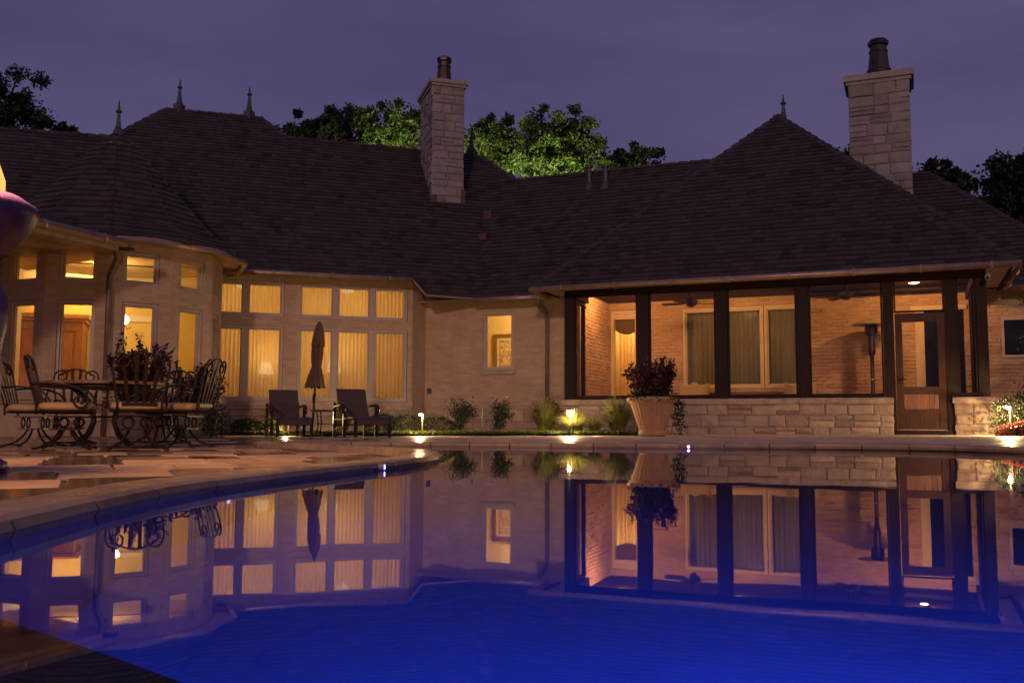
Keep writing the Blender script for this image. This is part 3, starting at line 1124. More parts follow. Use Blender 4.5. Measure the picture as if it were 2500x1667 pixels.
# dark doorway with pale casing on the right
mb = MB()
mb.box(W, 7.13, 7.30, TB - 0.03, TB + 0.12, 0.14, 2.72)
mb.box(W, 7.05, 8.10, TB - 0.05, TB - 0.031, 2.67, 2.76)
mb.box(W, 7.09, 8.08, TB - 0.03, TB + 0.10, 2.66, 2.72)
f = mb.build('doorway', 'white_trim', house)
mb = MB(); mb.box(W, 7.301, 8.04, TB + 0.03, TB + 0.05, 0.15, 2.655); mb.build('pane', 'night_glass', f)
# dark window on the outer wall to the right
mb = MB()
bar_frame(mb, W, 8.72, 9.75, 1.66, 2.46, 0.05, TB - 0.03, TB + 0.08)
f = mb.build('window', 'frame_paint', house)
mb = MB(); mb.box(W, 8.77, 9.70, TB + 0.02, TB + 0.04, 1.71, 2.41); mb.build('pane', 'night_glass', f)

# ---- rooms behind the windows
def room(fr, s0, s1, t0, t1, z0, z1, wm, nm='room'):
    mb = MB()
    mb.box(fr, s0, s1, t1, t1 + 0.05, z0, z1)
    mb.box(fr, s0 - 0.05, s0, t0, t1, z0, z1)
    mb.box(fr, s1, s1 + 0.05, t0, t1, z0, z1)
    mb.build('room_wall', wm, house)
    mb = MB(); mb.box(fr, s0, s1, t0, t1, z1, z1 + 0.05); mb.build('room_ceiling', 'room_ceiling', house)
    mb = MB(); mb.box(fr, s0, s1, t0, t1, z0 - 0.05, z0); mb.build('room_floor', 'room_floor', house)
room(Mf, -2.35, 2.1, 0.24, 2.9, 0.30, 3.62, 'cream_wall')
room(W, -2.95, 0.2, TM + 0.24, 3.3, 0.30, 3.2, 'cream_wall')
room(Mf, -8.2, -2.46, 0.25, 3.4, 0.30, 3.55, 'yellow_wall')
room(W, 0.58, 1.6, TB + 0.24, TB + 1.6, 0.14, 3.0, 'cream_wall')
room(W, 2.0, 5.3, TB + 0.24, TB + 2.2, 0.3, 3.05, 'cream_wall')
mb = MB()      # turret floor and ceiling
ring = []
for ph in PHIS:
    a = rad(ph + 15)
    ring.append(T0 + (tc_ * math.cos(a) + tr_ * math.sin(a)) * (AP - 0.1))
mb.prism([p + Z * 3.60 for p in ring], (0, 0, -0.05)); mb.build('room_ceiling', 'room_ceiling', house)
mb = MB(); mb.prism([p + Z * 0.30 for p in ring], (0, 0, -0.05)); mb.build('room_floor', 'room_floor', house)
mb = MB()      # crown moulding and picture rail at the back of the turret room
mb.box(Mf, -8.19, -2.47, 3.30, 3.395, 3.34, 3.548)
mb.box(Mf, -8.19, -2.47, 3.34, 3.396, 3.22, 3.26)
mb.build('crown_moulding', 'white_trim', house)
mb = MB()
mb.box(Mf, -3.55, -3.42, 3.34, 3.39, 0.3, 2.7)
mb.box(Mf, -4.55, -4.42, 3.34, 3.39, 0.3, 2.7)
mb.box(Mf, -4.55, -3.42, 3.345, 3.392, 2.701, 2.85)
mb.build('door_casing', 'white_trim', house)

# ---- roofs
def roof_face(pts, edge, exp=0.15, wd=0.21, parent=None, pick=None, seed=1, deck=0.07, shingle=True):
    """pts: convex planar polygon; edge: eave direction"""
    rng = RND(seed)
    pts = [Vector(p) for p in pts]
    e = Vector(edge).normalized()
    nrm = Vector((0, 0, 0))
    for i in range(len(pts)):
        nrm += pts[i].cross(pts[(i + 1) % len(pts)])
    nrm.normalize()
    if nrm.z < 0:
        nrm = -nrm
        pts = pts[::-1]
    e = (e - nrm * e.dot(nrm)).normalized()
    u = nrm.cross(e).normalized()
    if u.z < 0:
        u = -u
    o = pts[0]
    P2 = [((p - o).dot(e), (p - o).dot(u)) for p in pts]
    area = sum(P2[i][0] * P2[(i + 1) % len(P2)][1] - P2[(i + 1) % len(P2)][0] * P2[i][1] for i in range(len(P2)))
    if area < 0:
        P2 = P2[::-1]
    mb = MB()
    mb.prism(pts, nrm * -deck)
    r = mb.build('roof', 'roof_deck', parent or house)
    if not shingle:
        return r
    u0, u1 = min(p[0] for p in P2), max(p[0] for p in P2)
    v0, v1 = min(p[1] for p in P2), max(p[1] for p in P2)
    v = v0 - 0.02
    row = 0
    cnt = 0
    while v < v1:
        x = u0 - 0.3 + rng.random() * 0.2
        while x < u1:
            l = wd * rng.uniform(0.75, 1.3)
            drop = rng.uniform(-0.012, 0.012)
            g = 0.0025
            q = [(x + g, v + drop), (x + l - g, v + drop), (x + l - g, v + exp + 0.03), (x + g, v + exp + 0.03)]
            for i in range(len(P2)):
                q = clip_poly(q, P2[i], P2[(i + 1) % len(P2)])
                if len(q) < 3:
                    break
            if len(q) >= 3:
                ar = abs(sum(q[i][0] * q[(i + 1) % len(q)][1] - q[(i + 1) % len(q)][0] * q[i][1] for i in range(len(q)))) / 2
                if ar > 0.0012:
                    lift = 0.034 * rng.uniform(0.8, 1.25)
                    def P(a, b):
                        k = 1 - (b - v) / (exp + 0.03)
                        return o + e * a + u * b + nrm * (0.006 + lift * k)
                    top = [P(a, b) for a, b in q]
                    bot = [o + e * a + u * b for a, b in q]
                    m = len(q)
                    fs = [tuple(range(m))] + [(i, m + i, m + (i + 1) % m, (i + 1) % m) for i in range(m)]
                    own = pick and pick(row, cnt)
                    mb2 = MB() if own else SHING
                    mb2.cur = rng.random()
                    mb2.add(top + bot, fs)
                    if own:
                        mb2.build('shingle', 'shingle', r)
                        cnt += 1
            x += l
        v += exp
        row += 1
    return r

def ridge(a, b, r=0.085, n0=None, seed=1):
    rng = RND(seed)
    a, b = Vector(a), Vector(b)
    L_ = (b - a).length
    k = max(1, int(L_ / 0.26))
    d = (b - a).normalized()
    side = d.cross(Z).normalized()
    upv = side.cross(d).normalized()
    if upv.z < 0:
        upv = -upv
    for i in range(k):
        p, q = a + d * (L_ * i / k), a + d * (L_ * (i + 1) / k + 0.03)
        SHING.cur = rng.random()
        w_, dz = r * 1.25, rng.uniform(0, 0.012)
        vs = []
        for c, h in ((p, 0.045 + dz), (q, 0.02)):
            vs += [c - side * w_ - upv * 0.05, c - side * w_ - upv * 0.02, c + upv * h, c + side * w_ - upv * 0.02, c + side * w_ - upv * 0.05]
        fs = [(0, 1, 6, 5), (1, 2, 7, 6), (2, 3, 8, 7), (3, 4, 9, 8), (0, 4, 3, 2, 1), (5, 6, 7, 8, 9)]
        SHING.add(vs, fs)

def zM(t): return 3.5 + t + 0.4
def zW(t): return 3.05 + t - 0.606
def Mr(s, t): return Mf(s, t, zM(t))
def Wr(s, t): return W(s, t, zW(t))
def valley(z):
    tm_, tw_ = z - 3.9, z - 2.444
    # (p-M0).vm = tm_, (p-W0).vw = tw_
    a1, b1, c1 = vm.x, vm.y, tm_ + M0.dot(vm)
    a2, b2, c2 = vw.x, vw.y, tw_ + W0.dot(vw)
    det = a1 * b2 - a2 * b1
    return Vector(((c1 * b2 - c2 * b1) / det, (a1 * c2 - a2 * c1) / det, z))
V0, V35, V1 = valley(3.05), valley(3.5), valley(6.6)

# porch hip roof: the nearest shingles are pieces of their own
ZP = 3.05
PA, PB, PT = W(0, -0.45, ZP), W(8.74, -0.45, ZP), W(4.37, 3.92, ZP + 4.37)
porch_roof = roof_face([PA, PB, PT], uw, pick=lambda row, c: row < 9 and c < 290, seed=2)
roof_face([PA, PT, W(4.37, 6.5, ZP + 4.37), W(0, 6.5, ZP)], vw, seed=3, shingle=False)
roof_face([PB, W(8.74, 6.5, ZP), W(4.37, 6.5, ZP + 4.37), PT], vw, seed=3, shingle=False)
ridge(PA, PT, seed=1); ridge(PB, PT, seed=2); ridge(PT, W(4.37, 6.4, ZP + 4.37), seed=3)
# wing roof
roof_face([V0, Wr(0, 0.606), Wr(3.55, 4.156), V1], uw, seed=4)
roof_face([V1, Wr(3.55, 4.156), W(3.55, 7.6, 3.1), W(-3.6, 7.6, 3.1)], uw, shingle=False)
ridge(V1, Wr(3.6, 4.156), seed=4)
# main roof
roof_face([Mr(-9, -0.4), Mr(-4.6, -0.4), Mr(-4.6, 3.22), Mr(-9, 3.15)], um, seed=5)
roof_face([Mr(-4.6, -0.4), Mr(-0.47, -0.4), Mr(-0.47, 3.75), Mr(-1.11, 4.4), Mr(-3.48, 4.4), Mr(-4.6, 3.22)], um, seed=6)
sV35 = (V35 - M0).dot(um); sV1 = (V1 - M0).dot(um); sV0 = (V0 - M0).dot(um)
roof_face([Mr(-0.47, -0.4), Mr(2.03, -0.4), V35, V1, Mr(-0.47, 2.7)], um, seed=7)
roof_face([Mr(2.03, -0.4), Mr(2.27, -0.82), V0 if sV0 > 2.3 else Mr(2.4, -0.85), V35], um, seed=8)
roof_face([Mr(-0.47, 2.7), V1, Mr(5.6, 2.72), Mr(4.71, 3.68), Mr(-0.47, 3.75)], um, seed=9)
# backs and ends of the main roof
roof_face([Mr(-0.47, 3.75), Mr(4.71, 3.68), Mf(8.6, 7.6, 3.5), Mf(-0.47, 7.8, 3.5)], um, shingle=False)
roof_face([Mr(5.6, 2.72), Mf(8.6, 7.6, 3.5), Mr(4.71, 3.68)], vm, shingle=False)
roof_face([Mr(-3.48, 4.4), Mr(-1.11, 4.4), Mf(-0.4, 9.1, 3.5), Mf(-4.6, 9.1, 3.5)], um, shingle=False)
roof_face([Mr(-1.11, 4.4), Mr(-0.47, 3.75), Mf(-0.4, 9.1, 3.5)], um, shingle=False)
roof_face([Mr(-3.48, 4.4), Mr(-4.6, 3.22), Mf(-4.6, 9.1, 3.5)], um, shingle=False)
roof_face([Mr(-9, 3.15), Mr(-4.6, 3.22), Mf(-4.6, 7.0, 3.5), Mf(-9, 7.0, 3.5)], um, shingle=False)
ridge(Mr(-9, 3.15), Mr(-4.6, 3.22), seed=5); ridge(Mr(-4.6, 3.22), Mr(-3.48, 4.4), seed=6); ridge(Mr(-3.48, 4.4), Mr(-1.11, 4.4), seed=7)
ridge(Mr(-1.11, 4.4), Mr(-0.47, 3.75), seed=8); ridge(Mr(-0.47, 3.75), Mr(4.71, 3.68), seed=9); ridge(Mr(4.71, 3.68), Mr(5.6, 2.72), seed=10)
# roof behind on the right
roof_face([Wr(5, 2.67) * 1.0 + Z * (3.05 - zW(2.67)), W(10.75, 2.67, 3.05), W(7.55, 5.87, 6.25), W(5, 5.87, 6.25)], uw, seed=12)
roof_face([W(10.75, 2.67, 3.05), W(10.75, 9.0, 3.05), W(7.55, 5.87, 6.25)], vw, shingle=False)
roof_face([W(5, 5.87, 6.25), W(7.55, 5.87, 6.25), W(10.75, 9.0, 3.05), W(5, 9.0, 3.05)], uw, shingle=False)
ridge(W(10.75, 2.67, 3.05), W(7.55, 5.87, 6.25), seed=11); ridge(W(5, 5.87, 6.25), W(7.55, 5.87, 6.25), seed=12)
# turret cone with a flared foot
def tp(ph, R_, z):
    a = rad(ph + 15)
    return T0 + (tc_ * math.cos(a) + tr_ * math.sin(a)) * R_ + Z * z
for k, ph in enumerate(PHIS):
    vis = ph < 120 or ph > 240
    a, b = ph - 30, ph
    lv = [(2.52, 3.50), (2.02, 3.86), (0.12, 5.92)]
    for (r0, z0), (r1, z1) in zip(lv, lv[1:]):
        q = [tp(a, r0, z0), tp(b, r0, z0), tp(b, r1, z1), tp(a, r1, z1)]
        roof_face(q, q[1] - q[0], seed=40 + k, shingle=vis, exp=0.17, wd=0.26, deck=0.04)
    if vis:
        ridge(tp(b, 2.52, 3.50), tp(b, 2.02, 3.86), 0.03, seed=70 + k); ridge(tp(b, 2.02, 3.86), tp(b, 0.12, 5.92), 0.03, seed=90 + k)
SHING.build('roof_shingles', 'shingle', house, kind='stuff')
BRICK.build('wall_bricks', 'paint_brick', house, kind='stuff')

# ---- eaves, soffits, gutters, downspouts
def gutter(path, r=0.062, brk=1.1):
    mb = MB()
    mb.tube(path, r, 10)
    g = mb.build('gutter', 'copper', house, smooth=True)
    path = [Vector(p) for p in path]
    for a, b in zip(path, path[1:]):
        L_ = (b - a).length
        k = int(L_ / brk)
        for i in range(1, k + 1):
            mb = MB()
            c = a.lerp(b, (i - 0.4) / max(k, 1))
            d = (b - a).normalized()
            mb.tube([c - d * 0.02, c + d * 0.02], r * 1.14, 10)
            mb.build('joint_band', 'copper', g)
    return g
gutter([W(-0.03, -0.47, ZP - 0.05), W(8.77, -0.47, ZP - 0.05), W(8.78, 2.62, ZP - 0.05)])
gutter([W(8.86, 2.62, ZP - 0.05), W(10.8, 2.62, ZP - 0.05)])
gutter([W(-0.03, -0.47, ZP - 0.05), W(-0.03, 0.55, ZP - 0.05)])
gutter([V0 + Z * -0.05 - vw * 0.03, Wr(-0.1, 0.58) - Z * 0.03])
gutter([Mf(-2.9, -0.42, 3.45), Mf(2.03, -0.42, 3.45)])
gutter([tp(p, 2.52, 3.44) for p in (-46 - 15, -16 - 15, 14 - 15, 44 - 15, 74 - 15, 104 - 15, 120)])
mb = MB()
mb.tube([Mf(2.05, -0.43, 3.45), Mf(2.28, -0.83, 3.06), V0 + Z * -0.02], 0.03, 6)
mb.build('rake_trim', 'copper', house)
mb = MB()
mb.prism([W(0.0, -0.44, 3.045), W(8.72, -0.44, 3.045), W(8.72, 0.10, 3.045), W(0.0, 0.10, 3.045)], (0, 0, -0.012))
mb.prism([W(8.28, 0.10, 3.045), W(8.72, 0.10, 3.045), W(8.72, TB, 3.045), W(8.28, TB, 3.045)], (0, 0, -0.012))
mb.build('soffit', 'frame_paint', house)
mb = MB()
mb.prism([W(0.0, 0.10, 3.04), W(0.53, 0.10, 3.04), W(0.53, TM, 3.04), W(0.0, TM, 3.04)], (0, 0, -0.012))
mb.prism([W(-3.3, 0.62, 3.035), W(0.0, 0.62, 3.035), W(0.0, TM, 3.035), W(-3.3, TM, 3.035)], (0, 0, -0.012))
mb.build('soffit', 'frame_paint', house)
mb = MB()
mb.prism([Mf(-3.2, -0.40, 3.49), Mf(2.05, -0.40, 3.49), Mf(2.05, 0.02, 3.49), Mf(-3.2, 0.02, 3.49)], (0, 0, -0.012))
mb.build('soffit', 'frame_paint', house)
mb = MB()
mb.prism([tp(p, 2.50, 3.49) for p in PHIS], (0, 0, -0.015))
mb.build('soffit', 'soffit_wood', house)
mb = MB()
mb.prism([W(8.36, 2.66, 3.04), W(10.75, 2.66, 3.04), W(10.75, TB, 3.04), W(8.36, TB, 3.04)], (0, 0, -0.012))
mb.build('soffit', 'frame_paint', house)

def downspout(path, r=0.045):
    mb = MB()
    mb.tube(path, r, 8)
    mb.build('downspout', 'downspout', house, smooth=True)
downspout([W(-0.30, 0.60, 2.98), W(-0.30, 0.62, 2.86), W(-0.20, TM - 0.12, 2.66), W(-0.20, TM - 0.07, 2.5), W(-0.20, TM - 0.07, 0.1)])
p240 = T0 + (tc_ * math.cos(rad(-1)) + tr_ * math.sin(rad(-1))) * 2.12
downspout([W(-5.2, -6.35, 3.22), W(-5.25, -6.2, 3.05), p240 + Z * 2.85, p240 + Z * 2.6, p240 + Z * 0.05], 0.05)

# ---- left eave with its boarded soffit
SL = -5.18
poly = [(SL, -14.5), (SL, -6.3), (SL - 0.35, -5.75), (SL - 3.6, -4.9), (SL - 3.6, -14.5)]
mb = MB()
mb.prism([W(s, t, 3.30 + (SL - s) * 0.36) for s, t in ((SL, -14.5), (SL, -6.25), (SL - 1.3, -5.6), (SL - 3.6, -4.9), (SL - 3.6, -14.5))], (0, 0, -0.05))
lr = mb.build('roof', 'roof_deck', house)
s = SL - 0.02
k = 0
while s > SL - 3.4:
    t1_ = -6.32 if s > SL - 0.2 else -5.72 + (SL - s) * 0.2
    mb = MB()
    mb.box(W, s - 0.112, s - 0.003, -14.4, t1_, 3.20, 3.215)
    mb.build('soffit_board', 'soffit_wood', lr)
    s -= 0.115
mb = MB(); mb.box(W, SL - 3.5, SL, -14.4, -5.9, 3.216, 3.24); mb.build('soffit_backing', 'dark_wood', lr)
mb = MB(); mb.box(W, SL, SL + 0.03, -14.5, -6.28, 3.13, 3.29); mb.build('fascia', 'soffit_wood', lr)
gutter([W(SL + 0.09, -14.5, 3.27), W(SL + 0.09, -6.2, 3.27)], 0.075)
for t in (-13.5, -10.8):
    mb = MB(); mb.box(W, SL - 2.2, SL - 1.9, t, t + 0.3, -0.3, 3.2); mb.build('post', 'dark_wood', house)

# ---- finials, vents, chimneys
def finial(p, h, r, base=True, m='lead'):
    mb = MB()
    x, y, z = p
    if base:
        mb.lathe([(r * 1.25, z - 0.1), (r * 1.25, z + h * 0.17), (r * 1.0, z + h * 0.18)], 4, (x, y), phase=rad(45 - 17))
    mb.lathe([(r * 0.95, z + h * 0.12), (r * 0.62, z + h * 0.26), (r * 0.40, z + h * 0.45), (r * 0.28, z + h * 0.66), (r * 0.30, z + h * 0.68),
              (r * 0.62, z + h * 0.72), (r * 0.30, z + h * 0.76), (r * 0.26, z + h * 0.78), (r * 0.06, z + h)], 8, (x, y))
    mb.build('finial', m, house)
q = Mr(-3.15, 4.4); finial((q.x, q.y, q.z), 0.82, 0.12)
q = Mr(-1.42, 4.4); finial((q.x, q.y, q.z), 0.82, 0.12)
q = Mr(4.42, 3.70); finial((q.x, q.y, q.z), 0.66, 0.13)
q = W(4.40, 4.7, ZP + 4.37); finial((q.x, q.y, q.z - 0.05), 0.80, 0.13, base=False)
finial((T0.x, T0.y, 5.80), 0.86, 0.11, base=False)
mb = MB()
mb.lathe([(0.42, 5.66), (0.22, 5.80), (0.10, 5.98), (0.06, 6.1)], 12, (T0.x, T0.y))
mb.build('cone_cap', 'lead', house, smooth=True)
for sv, tv in ((-0.13, 3.68), (0.30, 3.64)):
    b = Wr(sv, tv)
    mb = MB()
    mb.lathe([(0.16, b.z - 0.12), (0.065, b.z + 0.10), (0.065, b.z + 0.44), (0.10, b.z + 0.45), (0.10, b.z + 0.52), (0.03, b.z + 0.54)], 10, (b.x, b.y))
    mb.build('vent_pipe', 'lead', house)
for sv, tv in ((-2.5, 2.99), (-2.31, 2.28)):
    mb = MB()
    mb.box(lambda a, b_, c: Wr(sv, tv) + uw * a + vw * b_ + Z * c, -0.10, 0.10, -0.10, 0.12, -0.1, 0.10)
    mb.build('roof_vent', 'flashing', house)

def flue(c, z, r, h):
    mb = MB()
    mb.lathe([(r * 1.14, z - 0.05), (r * 1.14, z + h * 0.20), (r * 1.20, z + h * 0.21), (r * 1.20, z + h * 0.25), (r * 1.06, z + h * 0.26),
              (r * 0.88, z + h * 0.66), (r * 0.96, z + h * 0.67), (r * 0.96, z + h * 0.71), (r * 0.84, z + h * 0.72), (r * 0.84, z + h * 0.82)], 8, c, phase=rad(22))
    f = mb.build('flue', 'flue_metal', house)
    mb = MB()
    mb.lathe([(r * 0.80, z + h * 0.82), (r * 1.02, z + h * 0.85), (r * 1.06, z + h * 0.94), (r * 0.85, z + h * 0.985), (r * 0.3, z + h)], 8, c, phase=rad(22))
    mb.build('flue_cap', 'black', f)

# chimney by the valley
C1 = Vector((-2.006, 23.468, 0))
f1 = lambda s, t, z: C1 + um * s + vm * t + Z * z
mb = MB()
mb.box(f1, 0.02, 0.79, 0.02, 1.50, 5.2, 8.80)
c1o = mb.build('chimney', 'chimney_mortar', house)
stones(f1, 0.0, 0.81, 5.78, 8.80, 0.02, c1o, m='chimney_stone', seed=71, hs=(0.15, 0.26), ws=(0.2, 0.42), proud=0.03)
stones(lambda s, t, z: C1 + vm * (1.5 - s) + um * t + Z * z, 0.0, 1.5, 5.85, 8.80, 0.02, c1o, m='chimney_stone', seed=72, hs=(0.18, 0.28), ws=(0.3, 0.5), proud=0.03, slope=lambda s: 5.8 + (1.5 - s) * 0.95)
for k, (o_, za, zb) in enumerate(((0.045, 8.76, 8.83), (0.085, 8.831, 8.93))):
    mb = MB(); mb.box(f1, -o_, 0.81 + o_, -o_, 1.52 + o_, za, zb); mb.build('cap_stone', 'chimney_cap', c1o)
mb = MB()
mb.box(f1, -0.03, 0.13, -0.035, 0.02, 5.55, 5.95)
mb.box(f1, 0.131, 0.80, -0.033, 0.02, 5.55, 5.80)
mb.box(f1, 0.74, 0.85, -0.034, 0.02, 5.801, 6.15)
mb.build('flashing', 'flashing', c1o)
q = f1(0.42, 0.62, 0); flue((q.x, q.y), 8.92, 0.19, 0.84)
# chimney behind the porch
CT = 4.2
f2 = lambda s, t, z: W(5.89 + s, CT + t, z)
mb = MB()
mb.box(f2, 0.02, 1.28, 0.02, 0.9, 4.0, 8.05)
c2o = mb.build('chimney', 'chimney_mortar', house)
stones(f2, 0.0, 1.30, 4.9, 8.05, 0.02, c2o, m='chimney_stone', seed=73, hs=(0.17, 0.28), ws=(0.26, 0.55), proud=0.03, slope=lambda s: 5.9 - s * 1.1)
for k, (o_, za, zb) in enumerate(((0.04, 8.0, 8.08), (0.09, 8.081, 8.22))):
    mb = MB(); mb.box(f2, -o_, 1.30 + o_, -o_, 0.92 + o_, za, zb); mb.build('cap_stone', 'chimney_cap', c2o)
q = f2(0.66, 0.45, 0); flue((q.x, q.y), 8.22, 0.22, 0.95)

# ------------------------------------------------------------------ curtains and things in the rooms
def curtain(fr, s0, s1, z0, z1, t, m, label, group, amp=0.035, per=0.085, seed=1):
    rng = RND(seed)
    n_ = int((s1 - s0) / 0.012)
    rows = 5
    vs, fs = [], []
    ph = rng.random() * 6
    for j in range(rows + 1):
        z = z1 + (z0 - z1) * j / rows
        for i in range(n_ + 1):
            s = s0 + (s1 - s0) * i / n_
            a = amp * (0.6 + 0.4 * j / rows) * (0.7 + 0.3 * math.sin(s * 3.1 + ph))
            vs.append(fr(s, t + a * math.sin(2 * math.pi * s / per + ph + 0.7 * math.sin(s * 5)), z))
    for j in range(rows):
        for i in range(n_):
            a = j * (n_ + 1) + i
            fs.append((a, a + 1, a + n_ + 2, a + n_ + 1))
    mb = MB(); mb.add(vs, fs)
    return tag(mb.build('curtain', m, smooth=True), label, 'curtain', group)

g = 'sheer curtains of the tall windows'
for k, (c0, c1, lb) in enumerate(((-2.32, -1.50, 'sheer cream curtain in the tall window next to the turret'),
        (-1.47, -0.62, 'sheer cream curtain in the tall window just left of the wide brick pier'),
        (-0.42, 0.42, 'sheer cream curtain in the tall window behind the folded umbrella'),
        (0.43, 1.23, 'sheer cream curtain in the tall window above the right lounge chair'),
        (1.24, 2.08, 'sheer cream curtain in the tall window nearest the small wing window'))):
    curtain(Mf, c0, c1, 0.62, 3.42, 0.34, 'sheer', lb, g, seed=k)
g = 'curtains at the back of the porch'
for k, (c0, c1, lb) in enumerate(((2.30, 3.14, 'grey green curtain in the left pane of the porch window set'),
        (3.19, 4.04, 'grey green curtain in the middle pane of the porch window set'),
        (4.10, 4.95, 'grey green curtain in the right pane of the porch window set'))):
    curtain(W, c0, c1, 1.0, 2.93, TB + 0.18, 'drape', lb, g, amp=0.04, per=0.11, seed=10 + k)
curtain(W, 0.62, 1.25, 0.2, 2.5, TB + 0.45, 'sheer', 'cream curtain glowing in the narrow porch doorway', g, seed=20)
# dark valance in the narrow doorway
mb = MB()
for i in range(12):
    a0, a1 = 0.64 + 0.045 * i, 0.64 + 0.045 * (i + 1)
    h = lambda x: 2.50 - 0.10 * math.sin((x - 0.64) / 0.54 * math.pi)
    mb.hexa([W(a0, TB + 0.20, h(a0)), W(a1, TB + 0.20, h(a1)), W(a1, TB + 0.25, h(a1)), W(a0, TB + 0.25, h(a0)),
             W(a0, TB + 0.18, 2.76), W(a1, TB + 0.18, 2.76), W(a1, TB + 0.22, 2.76), W(a0, TB + 0.22, 2.76)])
tag(mb.build('valance', 'valance'), 'dark draped valance at the top of the narrow lit porch doorway', 'valance')

def table_lamp(p, h, e, label, cat='table lamp'):
    x, y, z = p
    t = thing('table_lamp', label, cat, p)
    mb = MB()
    mb.lathe([(0.09, z), (0.09, z + 0.02), (0.025, z + 0.05), (0.06, z + h * 0.3), (0.02, z + h * 0.5), (0.012, z + h * 0.62)], 12, (x, y))
    mb.build('lamp_base', 'lamp_base', t, smooth=True)
    mb = MB()
    mb.lathe([(0.17, z + h * 0.58), (0.10, z + h)], 16, (x, y))
    mb.build('lamp_shade', 'shade_glow', t, smooth=True)
    point_light('lamp_light', (x, y, z + h * 1.15), e, (1.0, 0.60, 0.20), 0.12, t, mirror=False)
def console(p, label):
    x, y, z = p
    t = thing('console_table', label, 'table', (x, y, z))
    mb = MB(); mb.box(None, x - 0.4, x + 0.4, y - 0.18, y + 0.18, z + 0.68, z + 0.72); mb.build('table_top', 'armoire_wood', t)
    for sx in (-1, 1):
        for sy in (-1, 1):
            mb = MB(); mb.box(None, x + sx * 0.36 - 0.02, x + sx * 0.36 + 0.02, y + sy * 0.15 - 0.02, y + sy * 0.15 + 0.02, z, z + 0.68); mb.build('leg', 'armoire_wood', t)
q = Mf(-0.98, 0.85, 0.30); console(q, 'low table behind the curtain left of the wide pier'); table_lamp((q.x, q.y, 1.022), 0.62, 12, 'glowing table lamp seen through the curtain left of the wide pier')
q = Mf(0.52, 0.95, 0.30); console(q, 'low table behind the curtain right of the umbrella'); table_lamp((q.x, q.y, 1.022), 0.75, 12, 'glowing table lamp seen through the curtain right of the umbrella')

def ceiling_lamp(p, e, label, r=0.16, nm='ceiling_lamp'):
    x, y, z = p
    t = thing(nm, label, 'ceiling lamp', (x, y, z))
    mb = MB(); mb.lathe([(0.05, z), (0.05, z + 0.02), (0.02, z + 0.03), (0.02, z + 0.10)], 10, (x, y)); mb.build('mount', 'lamp_base', t)
    mb = MB(); mb.lathe([(0.03, z - 0.12), (r * 0.8, z - 0.09), (r, z - 0.03), (r, z)], 16, (x, y)); mb.build('lamp_shade', 'shade_glow', t, smooth=True)
    point_light('lamp_light', (x, y, z - 0.22), e, (1.0, 0.64, 0.20), 0.15, t, mirror=False)
for s_, e_ in ((-1.5, 36), (0.9, 40)):
    q = Mf(s_, 1.7, 3.5); ceiling_lamp((q.x, q.y, q.z), e_, 'ceiling lamp of the curtained room, ' + ('left one' if s_ < 0 else 'right one'))
q = W(-1.2, 2.3, 3.08); ceiling_lamp((q.x, q.y, q.z), 110, 'ceiling lamp of the room with the painting')
q = W(1.1, TB + 0.95, 2.88); ceiling_lamp((q.x, q.y, q.z), 50, 'ceiling lamp behind the narrow porch doorway')
q = W(3.6, TB + 1.3, 2.93); ceiling_lamp((q.x, q.y, q.z), 7, 'dim ceiling lamp behind the porch curtains')
ceiling_lamp((T0.x - 0.3, T0.y + 0.3, 3.45), 130, 'ceiling lamp in the middle of the turret room', 0.2)
q = Mf(-5.2, 2.3, 3.42); ceiling_lamp((q.x, q.y, q.z), 130, 'ceiling lamp in front of the wooden armoire')

# armoire seen through the turret window
t = thing('armoire', 'tall orange brown wooden armoire seen through the turret window', 'armoire', Mf(-5.75, 2.9, 0.30))
mb = MB()
mb.box(Mf, -6.45, -4.95, 2.45, 3.33, 0.30, 2.55)
mb.box(Mf, -6.52, -4.88, 2.38, 3.335, 2.551, 2.63)
mb.box(Mf, -6.58, -4.82, 2.33, 3.338, 2.631, 2.72)
mb.build('body', 'armoire_wood', t)
for s0 in (-6.40, -5.69):
    mb = MB()
    bar_frame(mb, Mf, s0, s0 + 0.69, 0.40, 2.45, 0.09, 2.42, 2.449)
    mb.box(Mf, s0 + 0.14, s0 + 0.55, 2.43, 2.447, 0.55, 1.35)
    mb.box(Mf, s0 + 0.14, s0 + 0.55, 2.43, 2.447, 1.48, 2.30)
    d_ = mb.build('door', 'armoire_wood', t)
    mb = MB(); sk = s0 + (0.64 if s0 < -6 else 0.05); c = Mf(sk, 2.405, 1.42); mb.lathe([(0.005, c.z - 0.02), (0.02, c.z), (0.005, c.z + 0.02)], 8, (c.x, c.y)); mb.build('handle', 'iron', d_)
# globe sconce
sc_p = Mf(-4.07, 2.2, 2.62)
t = thing('globe_lamp', 'bright round globe lamp hanging inside the turret window', 'lamp', sc_p)
mb = MB(); x, y, z = sc_p
mb.lathe([(0.02, z - 0.11)] + [(0.115 * math.sin(a * math.pi / 10), z - 0.115 * math.cos(a * math.pi / 10)) for a in range(2, 9)] + [(0.03, z + 0.11)], 16, (x, y)); mb.build('globe', 'globe_glow', t, smooth=True)
mb = MB(); mb.tube([(x, y, z + 0.1), (x, y, z + 0.9)], 0.008, 6)
mb.tube([(x + 0.02, y, z - 0.11), (x + 0.08, y, z - 0.22), (x + 0.17, y + 0.02, z - 0.17)], 0.01, 6); mb.build('stem', 'iron', t)
point_light('lamp_light', sc_p - Z * 0.2, 18, (1, 0.7, 0.34), 0.1, t, mirror=False)

